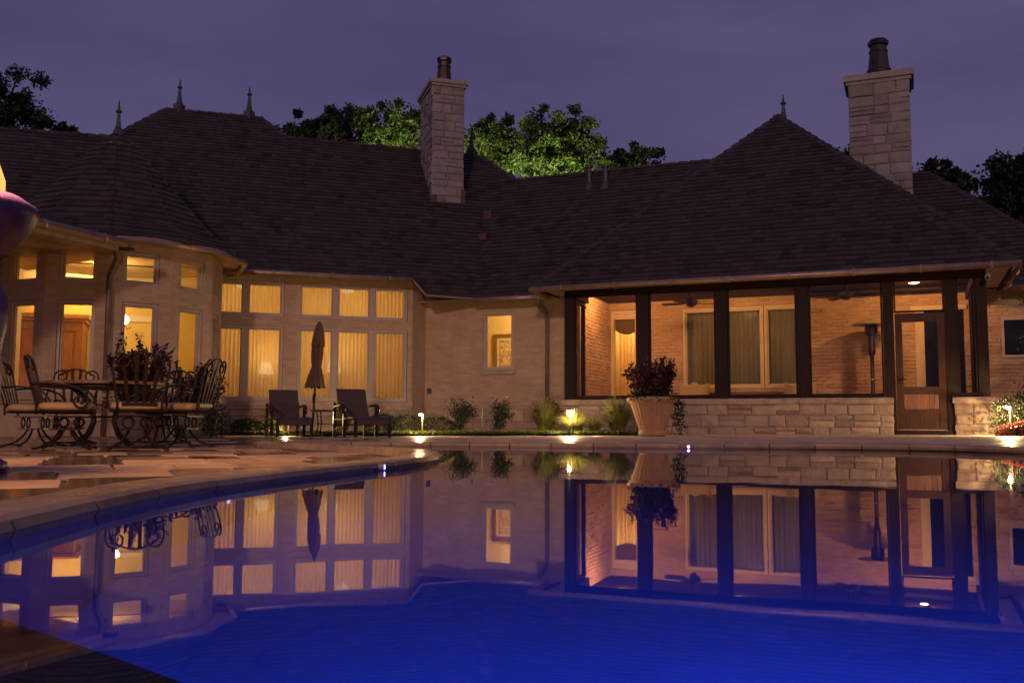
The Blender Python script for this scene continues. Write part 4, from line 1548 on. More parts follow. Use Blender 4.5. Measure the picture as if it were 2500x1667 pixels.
# framed painting in the wing room
t = thing('framed_painting', 'painting in an ornate gilt frame on the wall of the small wing window', 'painting', W(-1.9, 3.28, 1.2))
PS0, PS1, PZ0, PZ1 = -2.48, -1.5, 1.32, 2.51
mb = MB()
bar_frame(mb, W, PS0, PS1, PZ0, PZ1, 0.10, 3.24, 3.29)
for i in range(26):
    s = PS0 + 0.02 + i * (PS1 - PS0 - 0.04) / 25
    mb.box(W, s - 0.01, s + 0.01, 3.225, 3.241, PZ1 - 0.035, PZ1 - 0.012)
    z = PZ0 + 0.02 + i * (PZ1 - PZ0 - 0.04) / 25
    mb.box(W, PS0 + 0.012, PS0 + 0.035, 3.225, 3.241, z - 0.01, z + 0.01)
mb.build('frame', 'gold_frame', t)
mb = MB(); bar_frame(mb, W, PS0 + 0.10, PS1 - 0.10, PZ0 + 0.10, PZ1 - 0.10, 0.05, 3.255, 3.285); mb.build('mat_board', 'white_trim', t)
mb = MB(); mb.box(W, PS0 + 0.15, PS1 - 0.15, 3.27, 3.286, PZ0 + 0.15, PZ1 - 0.15); mb.build('canvas', 'painting', t)

# ---- porch things
def recessed(s, t_, e, label, lens='fill_lens', drop=0.0):
    c = W(s, t_, 3.113 - drop)
    t = thing('recessed_light', label, 'ceiling light', c, 0, 'recessed lights of the porch ceiling')  # the lamp above the door is real, the others are added fill
    mb = MB(); mb.lathe([(0.075, c.z - 0.008), (0.095, c.z - 0.006), (0.095, c.z + 0.001 + drop)], 20, (c.x, c.y)); mb.build('trim', 'white_trim', t)
    mb = MB(); mb.lathe([(0.06, c.z - 0.016), (0.068, c.z - 0.010), (0.068, c.z - 0.0085)], 20, (c.x, c.y)); mb.build('lens', lens, t)
    point_light('lamp_light', c - Z * 0.06, e, (1.0, 0.45, 0.14), 0.05, t, mirror=False)
recessed(7.12, 1.58, 120, 'round recessed light glowing above the screen door', 'bulb_warm', 0.065)
recessed(1.25, 1.5, 110, 'unseen fill light added in the porch ceiling above the narrow doorway')  # this lamp and the next are added out of view to brighten the porch
recessed(3.7, 1.5, 80, 'unseen fill light added in the middle of the porch ceiling')

t = thing('patio_heater', 'tall gas patio heater with mushroom reflector inside the porch', 'heater', W(6.295, 2.52, 0.14))
c = W(6.295, 2.52, 0); cc = (c.x, c.y)
mb = MB(); mb.lathe([(0.22, 0.14), (0.22, 0.17), (0.19, 0.20), (0.19, 0.62), (0.17, 0.68), (0.05, 0.72)], 20, cc); mb.build('base', 'heater_steel', t, smooth=False)
mb = MB(); mb.lathe([(0.04, 0.72), (0.04, 1.68), (0.05, 1.69), (0.05, 1.72), (0.04, 1.73)], 12, cc); mb.build('pole', 'heater_steel', t)
mb = MB(); mb.lathe([(0.055, 1.22), (0.055, 1.25)], 12, cc); mb.build('collar', 'dish_metal', t)
mb = MB(); mb.lathe([(0.065, 1.73), (0.075, 1.80), (0.075, 2.13), (0.125, 2.16), (0.125, 2.17), (0.13, 2.28), (0.13, 2.35), (0.10, 2.36)], 16, cc); mb.build('burner', 'heater_steel', t)
mb = MB(); mb.lathe([(0.38, 2.345), (0.385, 2.36), (0.26, 2.415), (0.10, 2.45), (0.04, 2.455), (0.04, 2.465), (0.015, 2.49), (0.012, 2.50)], 28, cc); mb.build('reflector', 'dish_metal', t, smooth=False)

def fan(s, t_, a0, label):
    c = W(s, t_, 3.113)
    t = thing('ceiling_fan', label, 'ceiling fan', c, 0, 'ceiling fans of the porch')
    mb = MB(); mb.lathe([(0.035, 2.90), (0.035, 3.11), (0.07, 3.112)], 10, (c.x, c.y)); mb.build('downrod', 'fan_dark', t)
    mb = MB(); mb.lathe([(0.04, 2.80), (0.08, 2.82), (0.13, 2.86), (0.14, 2.92), (0.10, 2.97), (0.05, 2.99)], 16, (c.x, c.y)); mb.build('motor', 'fan_dark', t, smooth=True)
    for k in range(5):
        a = a0 + k * math.pi * 0.4
        d = Vector((math.cos(a), math.sin(a), 0)); sd_ = Vector((-d.y, d.x, 0.22))
        mb = MB()
        p = Vector((c.x, c.y, 2.875))
        ring = [p + d * r_ + sd_ * w_ for r_, w_ in ((0.14, -0.02), (0.22, -0.055), (0.58, -0.07), (0.64, -0.04), (0.64, 0.04), (0.58, 0.07), (0.22, 0.055), (0.14, 0.02))]
        mb.prism(ring, (0, 0, -0.008)); mb.build('blade', 'fan_dark', t)
fan(2.75, 1.8, 0.2, 'dark ceiling fan on the left in the porch')
fan(5.86, 1.8, 0.5, 'dark ceiling fan on the right in the porch, left of the heater')

def slip_chair(s, t_, label):
    t = thing('dining_chair', label, 'chair', W(s, t_, 0.14), 0, 'cream chairs inside the porch')
    fr = lambda a, b, c: W(s + a, t_ + b, c)
    mb = MB()
    n_ = 18
    ring = [(-0.31, 0.58)]
    for i in range(n_ + 1):
        a = -0.31 + 0.62 * i / n_
        ring.append((a, 1.15 + 0.045 * math.cos((a / 0.31) * 2 * math.pi * 1.0) + 0.02 * math.cos(a / 0.31 * math.pi * 0.5)))
    ring.append((0.31, 0.58))
    mb.prism([fr(a, -0.05, z) for a, z in ring], vw * 0.10); mb.build('backrest', 'cream_cloth', t)
    mb = MB(); mb.box(fr, -0.30, 0.30, 0.051, 0.52, 0.42, 0.60); mb.build('seat', 'cream_cloth', t)
    for a in (-0.26, 0.26):
        for b in (0.0, 0.46):
            mb = MB(); mb.box(fr, a - 0.025, a + 0.025, b - 0.025, b + 0.025, 0.14, 0.42 if b > 0.1 else 0.58); mb.build('leg', 'dark_wood', t)
slip_chair(2.72, 2.15, 'cream chair with scalloped back behind the potted plant')
slip_chair(4.90, 2.15, 'cream chair with scalloped back, half hidden by the third post')
t = thing('porch_table', 'low wooden table between the two cream porch chairs', 'table', W(3.8, 2.2, 0.14))
mb = MB(); mb.box(W, 3.2, 4.45, 1.9, 2.5, 0.86, 0.90); mb.build('table_top', 'room_floor', t)
for a in (3.25, 4.36):
    for b in (1.94, 2.42):
        mb = MB(); mb.box(W, a, a + 0.05, b, b + 0.05, 0.14, 0.86); mb.build('leg', 'room_floor', t)

t = thing('security_camera', 'white bullet security camera under the right porch eave', 'camera', W(8.34, -0.22, 2.92))
mb = MB(); mb.tube([W(8.30, -0.20, 2.88), W(8.27, -0.36, 2.80)], 0.04, 12); mb.build('housing', 'white_plastic', t)
mb = MB(); mb.tube([W(8.27, -0.361, 2.80), W(8.268, -0.368, 2.797)], 0.03, 12); mb.build('lens', 'black', t)
mb = MB(); mb.tube([W(8.31, -0.16, 2.90), W(8.34, -0.12, 2.97), W(8.34, -0.12, 3.03)], 0.014, 8); mb.build('bracket', 'white_plastic', t)

# ------------------------------------------------------------------ beds and plants
mb = MB()
mb.add([(x, y, patio_z(x, y) + 0.03) for x, y in BED], [tuple(range(len(BED)))])
bed = mb.build('planting_bed', 'soil', None, kind='structure')
def gz(x, y): return patio_z(x, y) + 0.028

def leaf(mb, p, d, nrm, l, w_, rng):
    d = d.normalized()
    s = d.cross(nrm)
    s = s.normalized() if s.length > 1e-5 else d.orthogonal().normalized()
    up_ = s.cross(d)
    mb.cur = rng.random()
    m_ = p + d * l * 0.5 + up_ * l * 0.10
    mb.add([p, m_ + s * w_ * 0.5, p + d * l, m_ - s * w_ * 0.5], [(0, 1, 2), (0, 2, 3)])

def rdir(rng, up_bias=0.0):
    while True:
        v = Vector((rng.uniform(-1, 1), rng.uniform(-1, 1), rng.uniform(-1, 1)))
        if 0.05 < v.length < 1:
            v.normalize()
            v.z += up_bias
            return v.normalized()

def groundcover():
    rng = RND(8)
    mb = MB()
    line = [Vector((*BED[i], 0)) for i in range(5)]
    for a, b in zip(line, line[1:]):
        L_ = (b - a).length
        d = (b - a).normalized(); nn_ = Vector((-d.y, d.x, 0))
        for i in range(int(L_ * 900)):
            u_ = rng.random() * L_
            wv = abs(rng.gauss(0, 0.22))
            if wv > 0.7:
                continue
            p = a + d * u_ + nn_ * wv
            p.z = gz(p.x, p.y) + rng.random() * 0.035
            leaf(mb, p, rdir(rng, 0.8), Z, rng.uniform(0.03, 0.06), rng.uniform(0.02, 0.04), rng)
    o = mb.build('groundcover', 'turf_leaf', None, kind='stuff')
    o['label'] = 'low bright green groundcover along the front edge of the bed'
    o['category'] = 'groundcover'
groundcover()

def grass_clump(x, y, h, r, n_, label, seed, m='blade'):
    rng = RND(seed)
    z = gz(x, y) if inside((x, y), BED) else patio_z(x, y)
    t = thing('ornamental_grass', label, 'grass plant', (x, y, z), 0, 'grass clumps in the bed')
    mb = MB()
    for i in range(n_):
        a = rng.uniform(0, 2 * math.pi)
        d = Vector((math.cos(a), math.sin(a), 0))
        r0 = rng.random() * r * 0.22
        lean = abs(rng.gauss(0.55, 0.35))
        hh = h * rng.uniform(0.65, 1.08)
        w_ = rng.uniform(0.006, 0.011)
        sd_ = Vector((-d.y, d.x, 0))
        mb.cur = rng.random()
        pts = []
        for k in range(5):
            q = k / 4
            out_ = r0 + lean * r * q ** 1.8
            zz = hh * (q - 0.42 * lean * q ** 3)
            pts.append((Vector((x, y, z)) + d * out_ + Z * max(zz, 0.01), w_ * (1 - q * 0.85)))
        vs = []
        for p, ww in pts:
            vs += [p - sd_ * ww, p + sd_ * ww]
        mb.add(vs, [(2 * k, 2 * k + 1, 2 * k + 3, 2 * k + 2) for k in range(4)])
    mb.build('blades', m, t)
    mb = MB(); mb.lathe([(r * 0.25, z - 0.01), (r * 0.15, z + 0.03)], 8, (x, y)); mb.build('crown_base', 'soil', t)

grass_clump(-4.55, 18.75, 0.62, 0.52, 420, 'tall lit ornamental grass behind the left lounge chair', 1)
grass_clump(-3.25, 18.55, 0.70, 0.50, 330, 'dim ornamental grass behind the umbrella pole', 2)
grass_clump(0.62, 17.95, 0.72, 0.55, 420, 'dark green ornamental grass under the pink roses', 3)
grass_clump(1.12, 17.05, 0.46, 0.50, 460, 'bright yellow green grass around the path light', 4)
grass_clump(1.88, 17.15, 0.72, 0.58, 520, 'large arching grass beside the ribbed pot', 5)
grass_clump(1.45, 17.0, 0.36, 0.34, 200, 'small arching grass between the path light and the large grass', 6)

def shrub(x, y, rx, ry, h, n_, label, seed, m='shrub_leaf', ls=(0.025, 0.05), name='shrub', group=None, cat='shrub'):
    rng = RND(seed)
    z = gz(x, y)
    t = thing(name, label, cat, (x, y, z), 0, group)
    mb = MB()
    for i in range(n_):
        d = rdir(rng, 0.15)
        k = rng.uniform(0.72, 1.05) + 0.10 * math.sin(d.x * 7 + seed) * math.cos(d.y * 6)
        p = Vector((x + d.x * rx * k, y + d.y * ry * k, z + h * 0.45 + d.z * h * 0.55 * k))
        if p.z < z + 0.01:
            continue
        leaf(mb, p, (d + rdir(rng) * 0.8), rdir(rng, 0.5), rng.uniform(*ls), rng.uniform(*ls) * 0.6, rng)
    mb.build('foliage', m, t)
    mb = MB()
    for k in range(5):
        a = k * 1.3
        mb.tube([(x, y, z - 0.02), (x + rx * 0.3 * math.cos(a), y + ry * 0.3 * math.sin(a), z + h * 0.4), (x + rx * 0.6 * math.cos(a), y + ry * 0.6 * math.sin(a), z + h * 0.75)], [0.012, 0.009, 0.004], 5)
    mb.build('stem', 'bark', t)
    return t
g = 'low round shrubs in the bed'
for k, (x, y, rx, h, lb) in enumerate(((-5.15, 18.75, 0.28, 0.28, 'low dark shrub at the foot of the turret'),
        (-4.95, 18.55, 0.22, 0.24, 'small lit shrub left of the tall lit grass'),
        (-2.45, 18.35, 0.34, 0.36, 'round dark shrub behind the right lounge chair'),
        (-1.95, 18.15, 0.36, 0.34, 'round dark shrub left of the slim path light'),
        (-1.40, 18.25, 0.34, 0.30, 'round dark shrub right of the slim path light'))):
    shrub(x, y, rx, rx * 0.9, h, 1500, lb, 20 + k, group=g)

def rose(x, y, z, h, r, label, seed, nf=26, group='rose bushes'):
    rng = RND(seed)
    t = thing('rose_bush', label, 'rose bush', (x, y, z), 0, group)
    st, fo, fl = MB(), MB(), MB()
    tips = []
    for i in range(11):
        a = rng.uniform(0, 2 * math.pi); q = rng.random() ** 0.6
        top = Vector((x + math.cos(a) * r * q, y + math.sin(a) * r * q, z + h * rng.uniform(0.55, 1.0) * (1.0 - 0.25 * q)))
        mid_ = Vector((x + math.cos(a) * r * q * 0.4, y + math.sin(a) * r * q * 0.4, z + h * 0.45))
        st.tube([(x, y, z - 0.02), mid_, top], [0.010, 0.007, 0.003], 5)
        tips.append(top)
        for k in range(95):
            f = rng.uniform(0.15, 1.0)
            b = Vector((x, y, z)).lerp(mid_, f * 2) if f < 0.5 else mid_.lerp(top, f * 2 - 1)
            p = b + rdir(rng) * rng.uniform(0.02, 0.13)
            if p.z < z + 0.03:
                continue
            leaf(fo, p, rdir(rng, 0.2), rdir(rng, 0.6), rng.uniform(0.035, 0.065), rng.uniform(0.025, 0.04), rng)
    for i in range(nf):
        c = rng.choice(tips) + rdir(rng) * rng.uniform(0.0, 0.10)
        for k in range(9):
            d = rdir(rng, 0.5)
            leaf(fl, c, d, rdir(rng), rng.uniform(0.018, 0.034), 0.028, rng)
    st.build('stem', 'stem', t); fo.build('foliage', 'rose_leaf', t); fl.build('blossom', 'pink_petal', t)
rose(-0.98, 18.1, gz(-0.98, 18.1), 0.80, 0.30, 'tall dark rose bush below and left of the small wing window', 1, 10)
rose(-0.25, 18.0, gz(-0.25, 18.0), 0.74, 0.26, 'pink rose bush directly below the small wing window', 2, 22)
rose(0.72, 18.4, gz(0.72, 18.4), 0.82, 0.30, 'pink rose bush beside the downspout', 3, 26)
rose(8.35, 15.75, 0.12, 1.15, 0.55, 'large pink rose bush beside the right porch pier', 4, 60)
rose(8.95, 15.2, 0.12, 1.0, 0.5, 'pink rose bush at the right edge behind the coral flowers', 5, 40)
shrub(8.25, 15.75, 0.42, 0.4, 0.6, 1500, 'dark leafy shrub at the foot of the large rose bush', 33)
mb = MB(); mb.tube([(-0.55, 17.95, 0.05), (-0.55, 17.95, 0.60)], 0.012, 6)
tag(mb.build('garden_stake', 'iron'), 'thin dark garden stake between the two rose bushes', 'stake')

def flower_mound(x, y, rx, ry, h, label, seed):
    rng = RND(seed)
    z = patio_z(x, y)
    t = thing('flower_mound', label, 'flowers', (x, y, z))
    fo, fl = MB(), MB()
    for i in range(2600):
        d = rdir(rng, 0.4)
        if d.z < 0:
            continue
        k = rng.uniform(0.86, 1.0)
        p = Vector((x + d.x * rx * k, y + d.y * ry * k, z + d.z * h * k))
        if rng.random() < 0.42:
            leaf(fo, p, d + rdir(rng), rdir(rng), 0.05, 0.03, rng)
        else:
            c = Vector((x + d.x * rx, y + d.y * ry, z + d.z * h))
            for q in range(5):
                leaf(fl, c, rdir(rng, 0.3) + d * 0.6, d, rng.uniform(0.018, 0.03), 0.022, rng)
    mb = MB(); mb.lathe([(0.86, z - 0.02), (0.80, z + 0.5 * h), (0.5, z + 0.78 * h), (0.1, z + 0.86 * h)], 14, (x, y), rf=lambda a, zz: rx * abs(math.cos(a)) ** 2 + ry * abs(math.sin(a)) ** 2)
    mb.build('mound_core', 'shrub_leaf', t)
    fo.build('foliage', 'rose_leaf', t); fl.build('blossom', 'coral_petal', t)
flower_mound(8.25, 15.15, 0.62, 0.45, 0.24, 'mound of coral red flowers below the right path light', 3)

# ---- pots
def ribbed_pot(x, y, label):
    z = patio_z(x, y) + 0.004
    t = thing('ribbed_pot', label, 'pot', (x, y, z))
    mb = MB()
    ribs = 30
    rf = lambda a, zz: 1 + (0.055 * abs(math.sin(a * ribs / 2)) if z + 0.10 < zz < z + 0.535 else 0)
    mb.lathe([(0.20, z), (0.225, z + 0.01), (0.235, z + 0.05), (0.225, z + 0.09), (0.205, z + 0.10)] + [(0.205 + 0.135 * k / 10, z + 0.11 + 0.42 * k / 10) for k in range(11)] +
             [(0.365, z + 0.54), (0.40, z + 0.56), (0.425, z + 0.60), (0.42, z + 0.64), (0.385, z + 0.645), (0.36, z + 0.60)], 240, (x, y), rf)
    mb.build('pot_body', 'terracotta', t, smooth=True)
    mb = MB(); mb.lathe([(0.30, z + 0.585), (0.36, z + 0.59), (0.34, z + 0.61)], 24, (x, y)); mb.build('soil', 'soil', t)
    return z
def leafy(x, y, z, r, h, label, seed, nst=16, trail=(), name='potted_plant', big=1.0):
    rng = RND(seed)
    t = thing(name, label, 'plant', (x, y, z))
    rd, gr, st = MB(), MB(), MB()
    for i in range(nst):
        a = 2 * math.pi * i / nst * 2.4 + rng.random(); q = math.sqrt(rng.random())
        hh = h * rng.uniform(0.62, 1.0) * (1.05 - 0.25 * rng.random())
        b = Vector((x + math.cos(a) * r * 0.5 * q, y + math.sin(a) * r * 0.5 * q, z - 0.02))
        tpv = Vector((x + math.cos(a) * r * q, y + math.sin(a) * r * q, z + hh))
        st.tube([b, b.lerp(tpv, 0.5), tpv], [0.008, 0.006, 0.003], 5)
        for k in range(80):
            f = rng.random() ** 0.8
            p = b.lerp(tpv, f) + rdir(rng) * 0.05 * rng.random()
            d = rdir(rng, 0.25)
            tgt = rd if (f > 0.28 or rng.random() < 0.3) else gr
            leaf(tgt, p, d, rdir(rng, 0.4), rng.uniform(0.045, 0.085) * big, rng.uniform(0.03, 0.05) * big, rng)
    for i in range(int(420 * big)):
        d = rdir(rng, 0.2)
        p = Vector((x + d.x * r * 0.95, y + d.y * r * 0.95, z + abs(d.z) * h * 0.30 - 0.02))
        leaf(gr, p, d + rdir(rng) * 0.6, Z, rng.uniform(0.04, 0.07), 0.04, rng)
    for (tx, ty, ln) in trail:
        for k in range(170):
            f = rng.random()
            p = Vector((x + tx + rng.gauss(0, 0.05), y + ty + rng.gauss(0, 0.04), z - f * ln))
            leaf(gr, p, rdir(rng, -0.4), rdir(rng), rng.uniform(0.03, 0.06), 0.035, rng)
    st.build('stem', 'stem', t); rd.build('red_foliage', 'red_leaf', t); gr.build('green_foliage', 'shrub_leaf', t)
pz_ = ribbed_pot(2.33, 16.0, 'large terracotta pot with vertical ribs in front of the porch wall')
leafy(2.33, 16.0, pz_ + 0.6, 0.45, 0.72, 'dark red leafy plant growing in the ribbed terracotta pot', 5, 46, ((0.46, -0.05, 0.55), (0.42, 0.12, 0.4)))
def plain_pot(x, y, r, h, label, m='grey_pot', seg=20):
    z = patio_z(x, y) + 0.004
    t = thing('planter', label, 'planter', (x, y, z), 0, 'planters at the turret foot')
    mb = MB(); mb.lathe([(r * 0.72, z), (r * 0.76, z + 0.04), (r * 0.92, z + h * 0.82), (r * 1.06, z + h * 0.86), (r * 1.08, z + h), (r * 0.92, z + h), (r * 0.88, z + h * 0.9)], seg, (x, y)); mb.build('pot_body', m, t)
    mb = MB(); mb.lathe([(r * 0.5, z + h * 0.88), (r * 0.9, z + h * 0.9), (r * 0.8, z + h * 0.93)], 16, (x, y)); mb.build('soil', 'soil', t)
    return z + h * 0.92
zt = plain_pot(-5.95, 15.4, 0.42, 0.52, 'grey planter half hidden behind the dining table')
leafy(-5.95, 15.4, zt, 0.62, 1.12, 'tall dark red and green plant behind the dining chairs', 7, 40, ((0.3, -0.3, 0.4),), big=1.15)
zt = plain_pot(-5.15, 15.7, 0.40, 0.52, 'grey planter right of the dining chairs by the turret')
leafy(-5.15, 15.7, zt, 0.46, 0.75, 'dark green trailing plant in the right grey planter', 8, 24, ((0.38, -0.2, 0.5), (0.42, 0.05, 0.48), (0.30, -0.30, 0.4)), big=1.05)
zt = plain_pot(-5.45, 14.75, 0.16, 0.34, 'small dark round jar in front of the grey planters', 'flashing', 18)

# ------------------------------------------------------------------ path lights
def path_light(x, y, h, e, label, right=True):
    z = gz(x, y) if inside((x, y), BED) else patio_z(x, y)
    t = thing('path_light', label, 'path light', (x, y, z), 0, 'path lights')
    mb = MB(); mb.tube([(x, y, z - 0.05), (x, y, z + h)], [0.016, 0.012], 8); mb.build('stem', 'copper', t)
    sx = 1 if right else -1
    mb = MB(); mb.lathe([(0.055, z + h - 0.005), (0.05, z + h + 0.012), (0.012, z + h + 0.03)], 14, (x - sx * 0.05, y)); mb.build('hood', 'copper', t)
    mb = MB(); mb.lathe([(0.012, z + h - 0.04), (0.022, z + h - 0.025), (0.018, z + h - 0.007)], 10, (x - sx * 0.05, y)); mb.build('bulb', 'bulb_path', t)
    point_light('lamp_light', (x - sx * 0.05, y - 0.03, z + h - 0.05), e, (1.0, 0.68, 0.30), 0.025, t)
path_light(-1.60, 17.38, 0.37, 55, 'slim path light right of the lounge chairs')
path_light(1.05, 16.86, 0.42, 100, 'bright path light in the yellow green grass')
path_light(7.98, 15.45, 0.48, 140, 'path light above the coral flowers by the right pier', True)
path_light(-4.28, 18.55, 0.36, 60, 'path light half hidden behind the left lounge chair')

# ------------------------------------------------------------------ lounge chairs, umbrella, side table
def lounge(x, y, ang, label):
    z = patio_z(x, y) + 0.004
    t = thing('lounge_chair', label, 'lounge chair', (x, y, z), ang, 'lounge chairs by the bed')
    B = lambda: MB()
    wv = 0.27
    for sx in (-1, 1):
        for yy, hh in ((0.0, 0.58), (0.85, 0.50), (1.75, 0.27)):
            mb = B(); mb.box(None, sx * wv - 0.025, sx * wv + 0.025, yy - 0.025, yy + 0.025, 0.0, hh); mb.build('leg', 'lounge_frame', t, local=True)
        mb = B()
        mb.tube([(sx * wv, 0.0, 0.29), (sx * wv, 0.85, 0.29), (sx * wv, 1.35, 0.31), (sx * wv, 1.70, 0.29), (sx * wv, 1.80, 0.24)], 0.022, 8)
        mb.build('side_rail', 'lounge_frame', t, local=True, smooth=True)
        mb = B()
        pth = [(sx * (wv + 0.01), 0.02, 0.50), (sx * (wv + 0.02), 0.25, 0.525), (sx * (wv + 0.02), 0.6, 0.53), (sx * (wv + 0.02), 0.80, 0.52), (sx * (wv + 0.02), 0.875, 0.47), (sx * (wv + 0.02), 0.87, 0.41), (sx * (wv + 0.02), 0.83, 0.39)]
        mb.tube(pth, [0.016, 0.02, 0.022, 0.03, 0.036, 0.034, 0.02], 8); mb.build('armrest', 'lounge_frame', t, local=True, smooth=True)
        mb = B(); mb.tube([(sx * wv, 0.03, 0.10)] + [(sx * wv, 0.42 - 0.39 * math.cos(a * math.pi / 8), 0.10 + 0.05 * math.sin(a * math.pi / 8)) for a in range(1, 8)] + [(sx * wv, 0.82, 0.10)], 0.010, 6); mb.build('arch_brace', 'copper', t, local=True)
    for yy in (0.03, 0.86, 1.72):
        mb = B(); mb.tube([(-wv, yy, 0.20), (wv, yy, 0.20)], 0.014, 6); mb.build('cross_bar', 'lounge_frame', t, local=True)
    # slings
    mb = B()
    pr = [(0.42, 0.30), (0.7, 0.285), (1.1, 0.295), (1.5, 0.30), (1.70, 0.285), (1.80, 0.25), (1.83, 0.20)]
    vs, fs = [], []
    for yy, zz in pr:
        vs += [(-wv + 0.01, yy, zz + 0.012), (wv - 0.01, yy, zz + 0.012), (wv - 0.01, yy - 0.004, zz - 0.006), (-wv + 0.01, yy - 0.004, zz - 0.006)]
    for i in range(len(pr) - 1):
        for q in range(4):
            r = (q + 1) % 4
            fs.append((i * 4 + q, i * 4 + r, i * 4 + 4 + r, i * 4 + 4 + q))
    fs += [(0, 1, 2, 3), tuple(len(vs) - 4 + k for k in (3, 2, 1, 0))]
    mb.add(vs, fs); mb.build('seat_sling', 'sling', t, local=True)
    mb = B()
    pr = [(0.44, 0.30), (0.30, 0.45), (0.18, 0.60), (0.09, 0.74), (0.05, 0.80), (0.01, 0.825), (-0.03, 0.81)]
    vs, fs = [], []
    for yy, zz in pr:
        vs += [(-wv + 0.015, yy, zz), (wv - 0.015, yy, zz), (wv - 0.015, yy - 0.016, zz - 0.012), (-wv + 0.015, yy - 0.016, zz - 0.012)]
    for i in range(len(pr) - 1):
        for q in range(4):
            r = (q + 1) % 4
            fs.append((i * 4 + q, i * 4 + r, i * 4 + 4 + r, i * 4 + 4 + q))
    fs += [(0, 1, 2, 3), tuple(len(vs) - 4 + k for k in (3, 2, 1, 0))]
    mb.add(vs, fs); mb.build('back_sling', 'sling', t, local=True)
    return t
lounge(-4.12, 17.35, math.atan2(-2.0, 0.72) - math.pi / 2, 'dark brown sling lounge chair left of the folded umbrella')
lounge(-2.84, 16.95, math.atan2(-1.9, 0.74) - math.pi / 2, 'dark brown sling lounge chair right of the folded umbrella')

def umbrella(x, y):
    z = patio_z(x, y)
    t = thing('patio_umbrella', 'folded brown patio umbrella between the lounge chairs', 'umbrella', (x, y, z))
    tx, ty = 0.09, 0.0
    T_ = lambda p: (p[0] + tx * (p[2] - z) / 2.0, p[1], p[2])
    mb = MB(); mb.lathe([(0.20, z), (0.21, z + 0.03), (0.06, z + 0.06), (0.035, z + 0.08), (0.035, z + 0.25)], 16, (x, y)); mb.build('base', 'iron', t)
    mb = MB(); mb.tube([T_((x, y, z + 0.02)), T_((x, y, z + 2.03))], 0.021, 10); mb.build('pole', 'pole_wood', t, smooth=True)
    mb = MB(); mb.tube([T_((x, y, z + 0.58)), T_((x, y, z + 0.64)), T_((x, y, z + 0.72)), T_((x, y, z + 0.76))], [0.026, 0.036, 0.036, 0.024], 10); mb.build('crank_housing', 'iron', t)
    def canopy(prof, ribs, nm, sd_, amp):
        mb = MB()
        seg = 64
        vs, fs = [], []
        rng = RND(sd_)
        off = [rng.uniform(-1, 1) for _ in range(ribs)]
        for i, (r, h) in enumerate(prof):
            for k in range(seg):
                a = 2 * math.pi * k / seg
                f = 1 + amp * math.cos(ribs * a + h * 1.5) * min(1.0, i / 2) + 0.05 * off[int(a / (2 * math.pi) * ribs) % ribs]
                dz = -0.02 * math.cos(ribs * a) if i == 0 else 0
                vs.append(T_((x + r * f * math.cos(a), y + r * f * math.sin(a), z + h + dz)))
        for i in range(len(prof) - 1):
            for k in range(seg):
                l = (k + 1) % seg
                fs.append((i * seg + k, i * seg + l, (i + 1) * seg + l, (i + 1) * seg + k))
        fs.append(tuple(range((len(prof) - 1) * seg, len(prof) * seg)))
        mb.add(vs, fs)
        return mb.build(nm, 'canvas', t, smooth=True)
    canopy([(0.185, 0.86), (0.165, 0.92), (0.125, 1.06), (0.088, 1.19), (0.075, 1.24), (0.088, 1.32), (0.098, 1.45), (0.095, 1.58), (0.085, 1.68)], 9, 'canopy', 3, 0.14)
    canopy([(0.125, 1.60), (0.115, 1.68), (0.085, 1.86), (0.055, 1.97), (0.028, 2.02), (0.012, 2.04)], 8, 'top_flap', 4, 0.10)
    mb = MB(); mb.tube([T_((x + 0.078 * math.cos(a * math.pi / 8), y + 0.078 * math.sin(a * math.pi / 8), z + 1.24)) for a in range(16)], 0.008, 6, closed=True); mb.build('tie_strap', 'canvas', t)
umbrella(-3.52, 17.05)
t = thing('side_table', 'small round side table standing around the umbrella pole', 'table', (-3.30, 17.0, patio_z(-3.3, 17.0)))
z = patio_z(-3.3, 17.0)
mb = MB(); mb.lathe([(0.24, z + 0.435), (0.25, z + 0.44), (0.25, z + 0.455), (0.24, z + 0.46)], 28, (-3.30, 17.0)); mb.build('table_top', 'iron', t)
for k in range(3):
    a = 0.4 + k * 2.094
    mb = MB(); mb.tube([(-3.30 + 0.20 * math.cos(a), 17.0 + 0.20 * math.sin(a), z + 0.435), (-3.30 + 0.15 * math.cos(a), 17.0 + 0.15 * math.sin(a), z + 0.22), (-3.30 + 0.21 * math.cos(a), 17.0 + 0.21 * math.sin(a), z)], 0.011, 6); mb.build('leg', 'iron', t)
mb = MB(); mb.tube([(-3.30 + 0.15 * math.cos(k * 0.5236), 17.0 + 0.15 * math.sin(k * 0.5236), z + 0.22) for k in range(12)], 0.008, 6, closed=True); mb.build('ring_brace', 'iron', t)

# ------------------------------------------------------------------ dining set
def spiral(c, r0, r1, a0, turns, n_=18):
    return [(c[0] + (r0 + (r1 - r0) * i / n_) * math.cos(a0 + turns * 2 * math.pi * i / n_), c[1] + (r0 + (r1 - r0) * i / n_) * math.sin(a0 + turns * 2 * math.pi * i / n_)) for i in range(n_ + 1)]

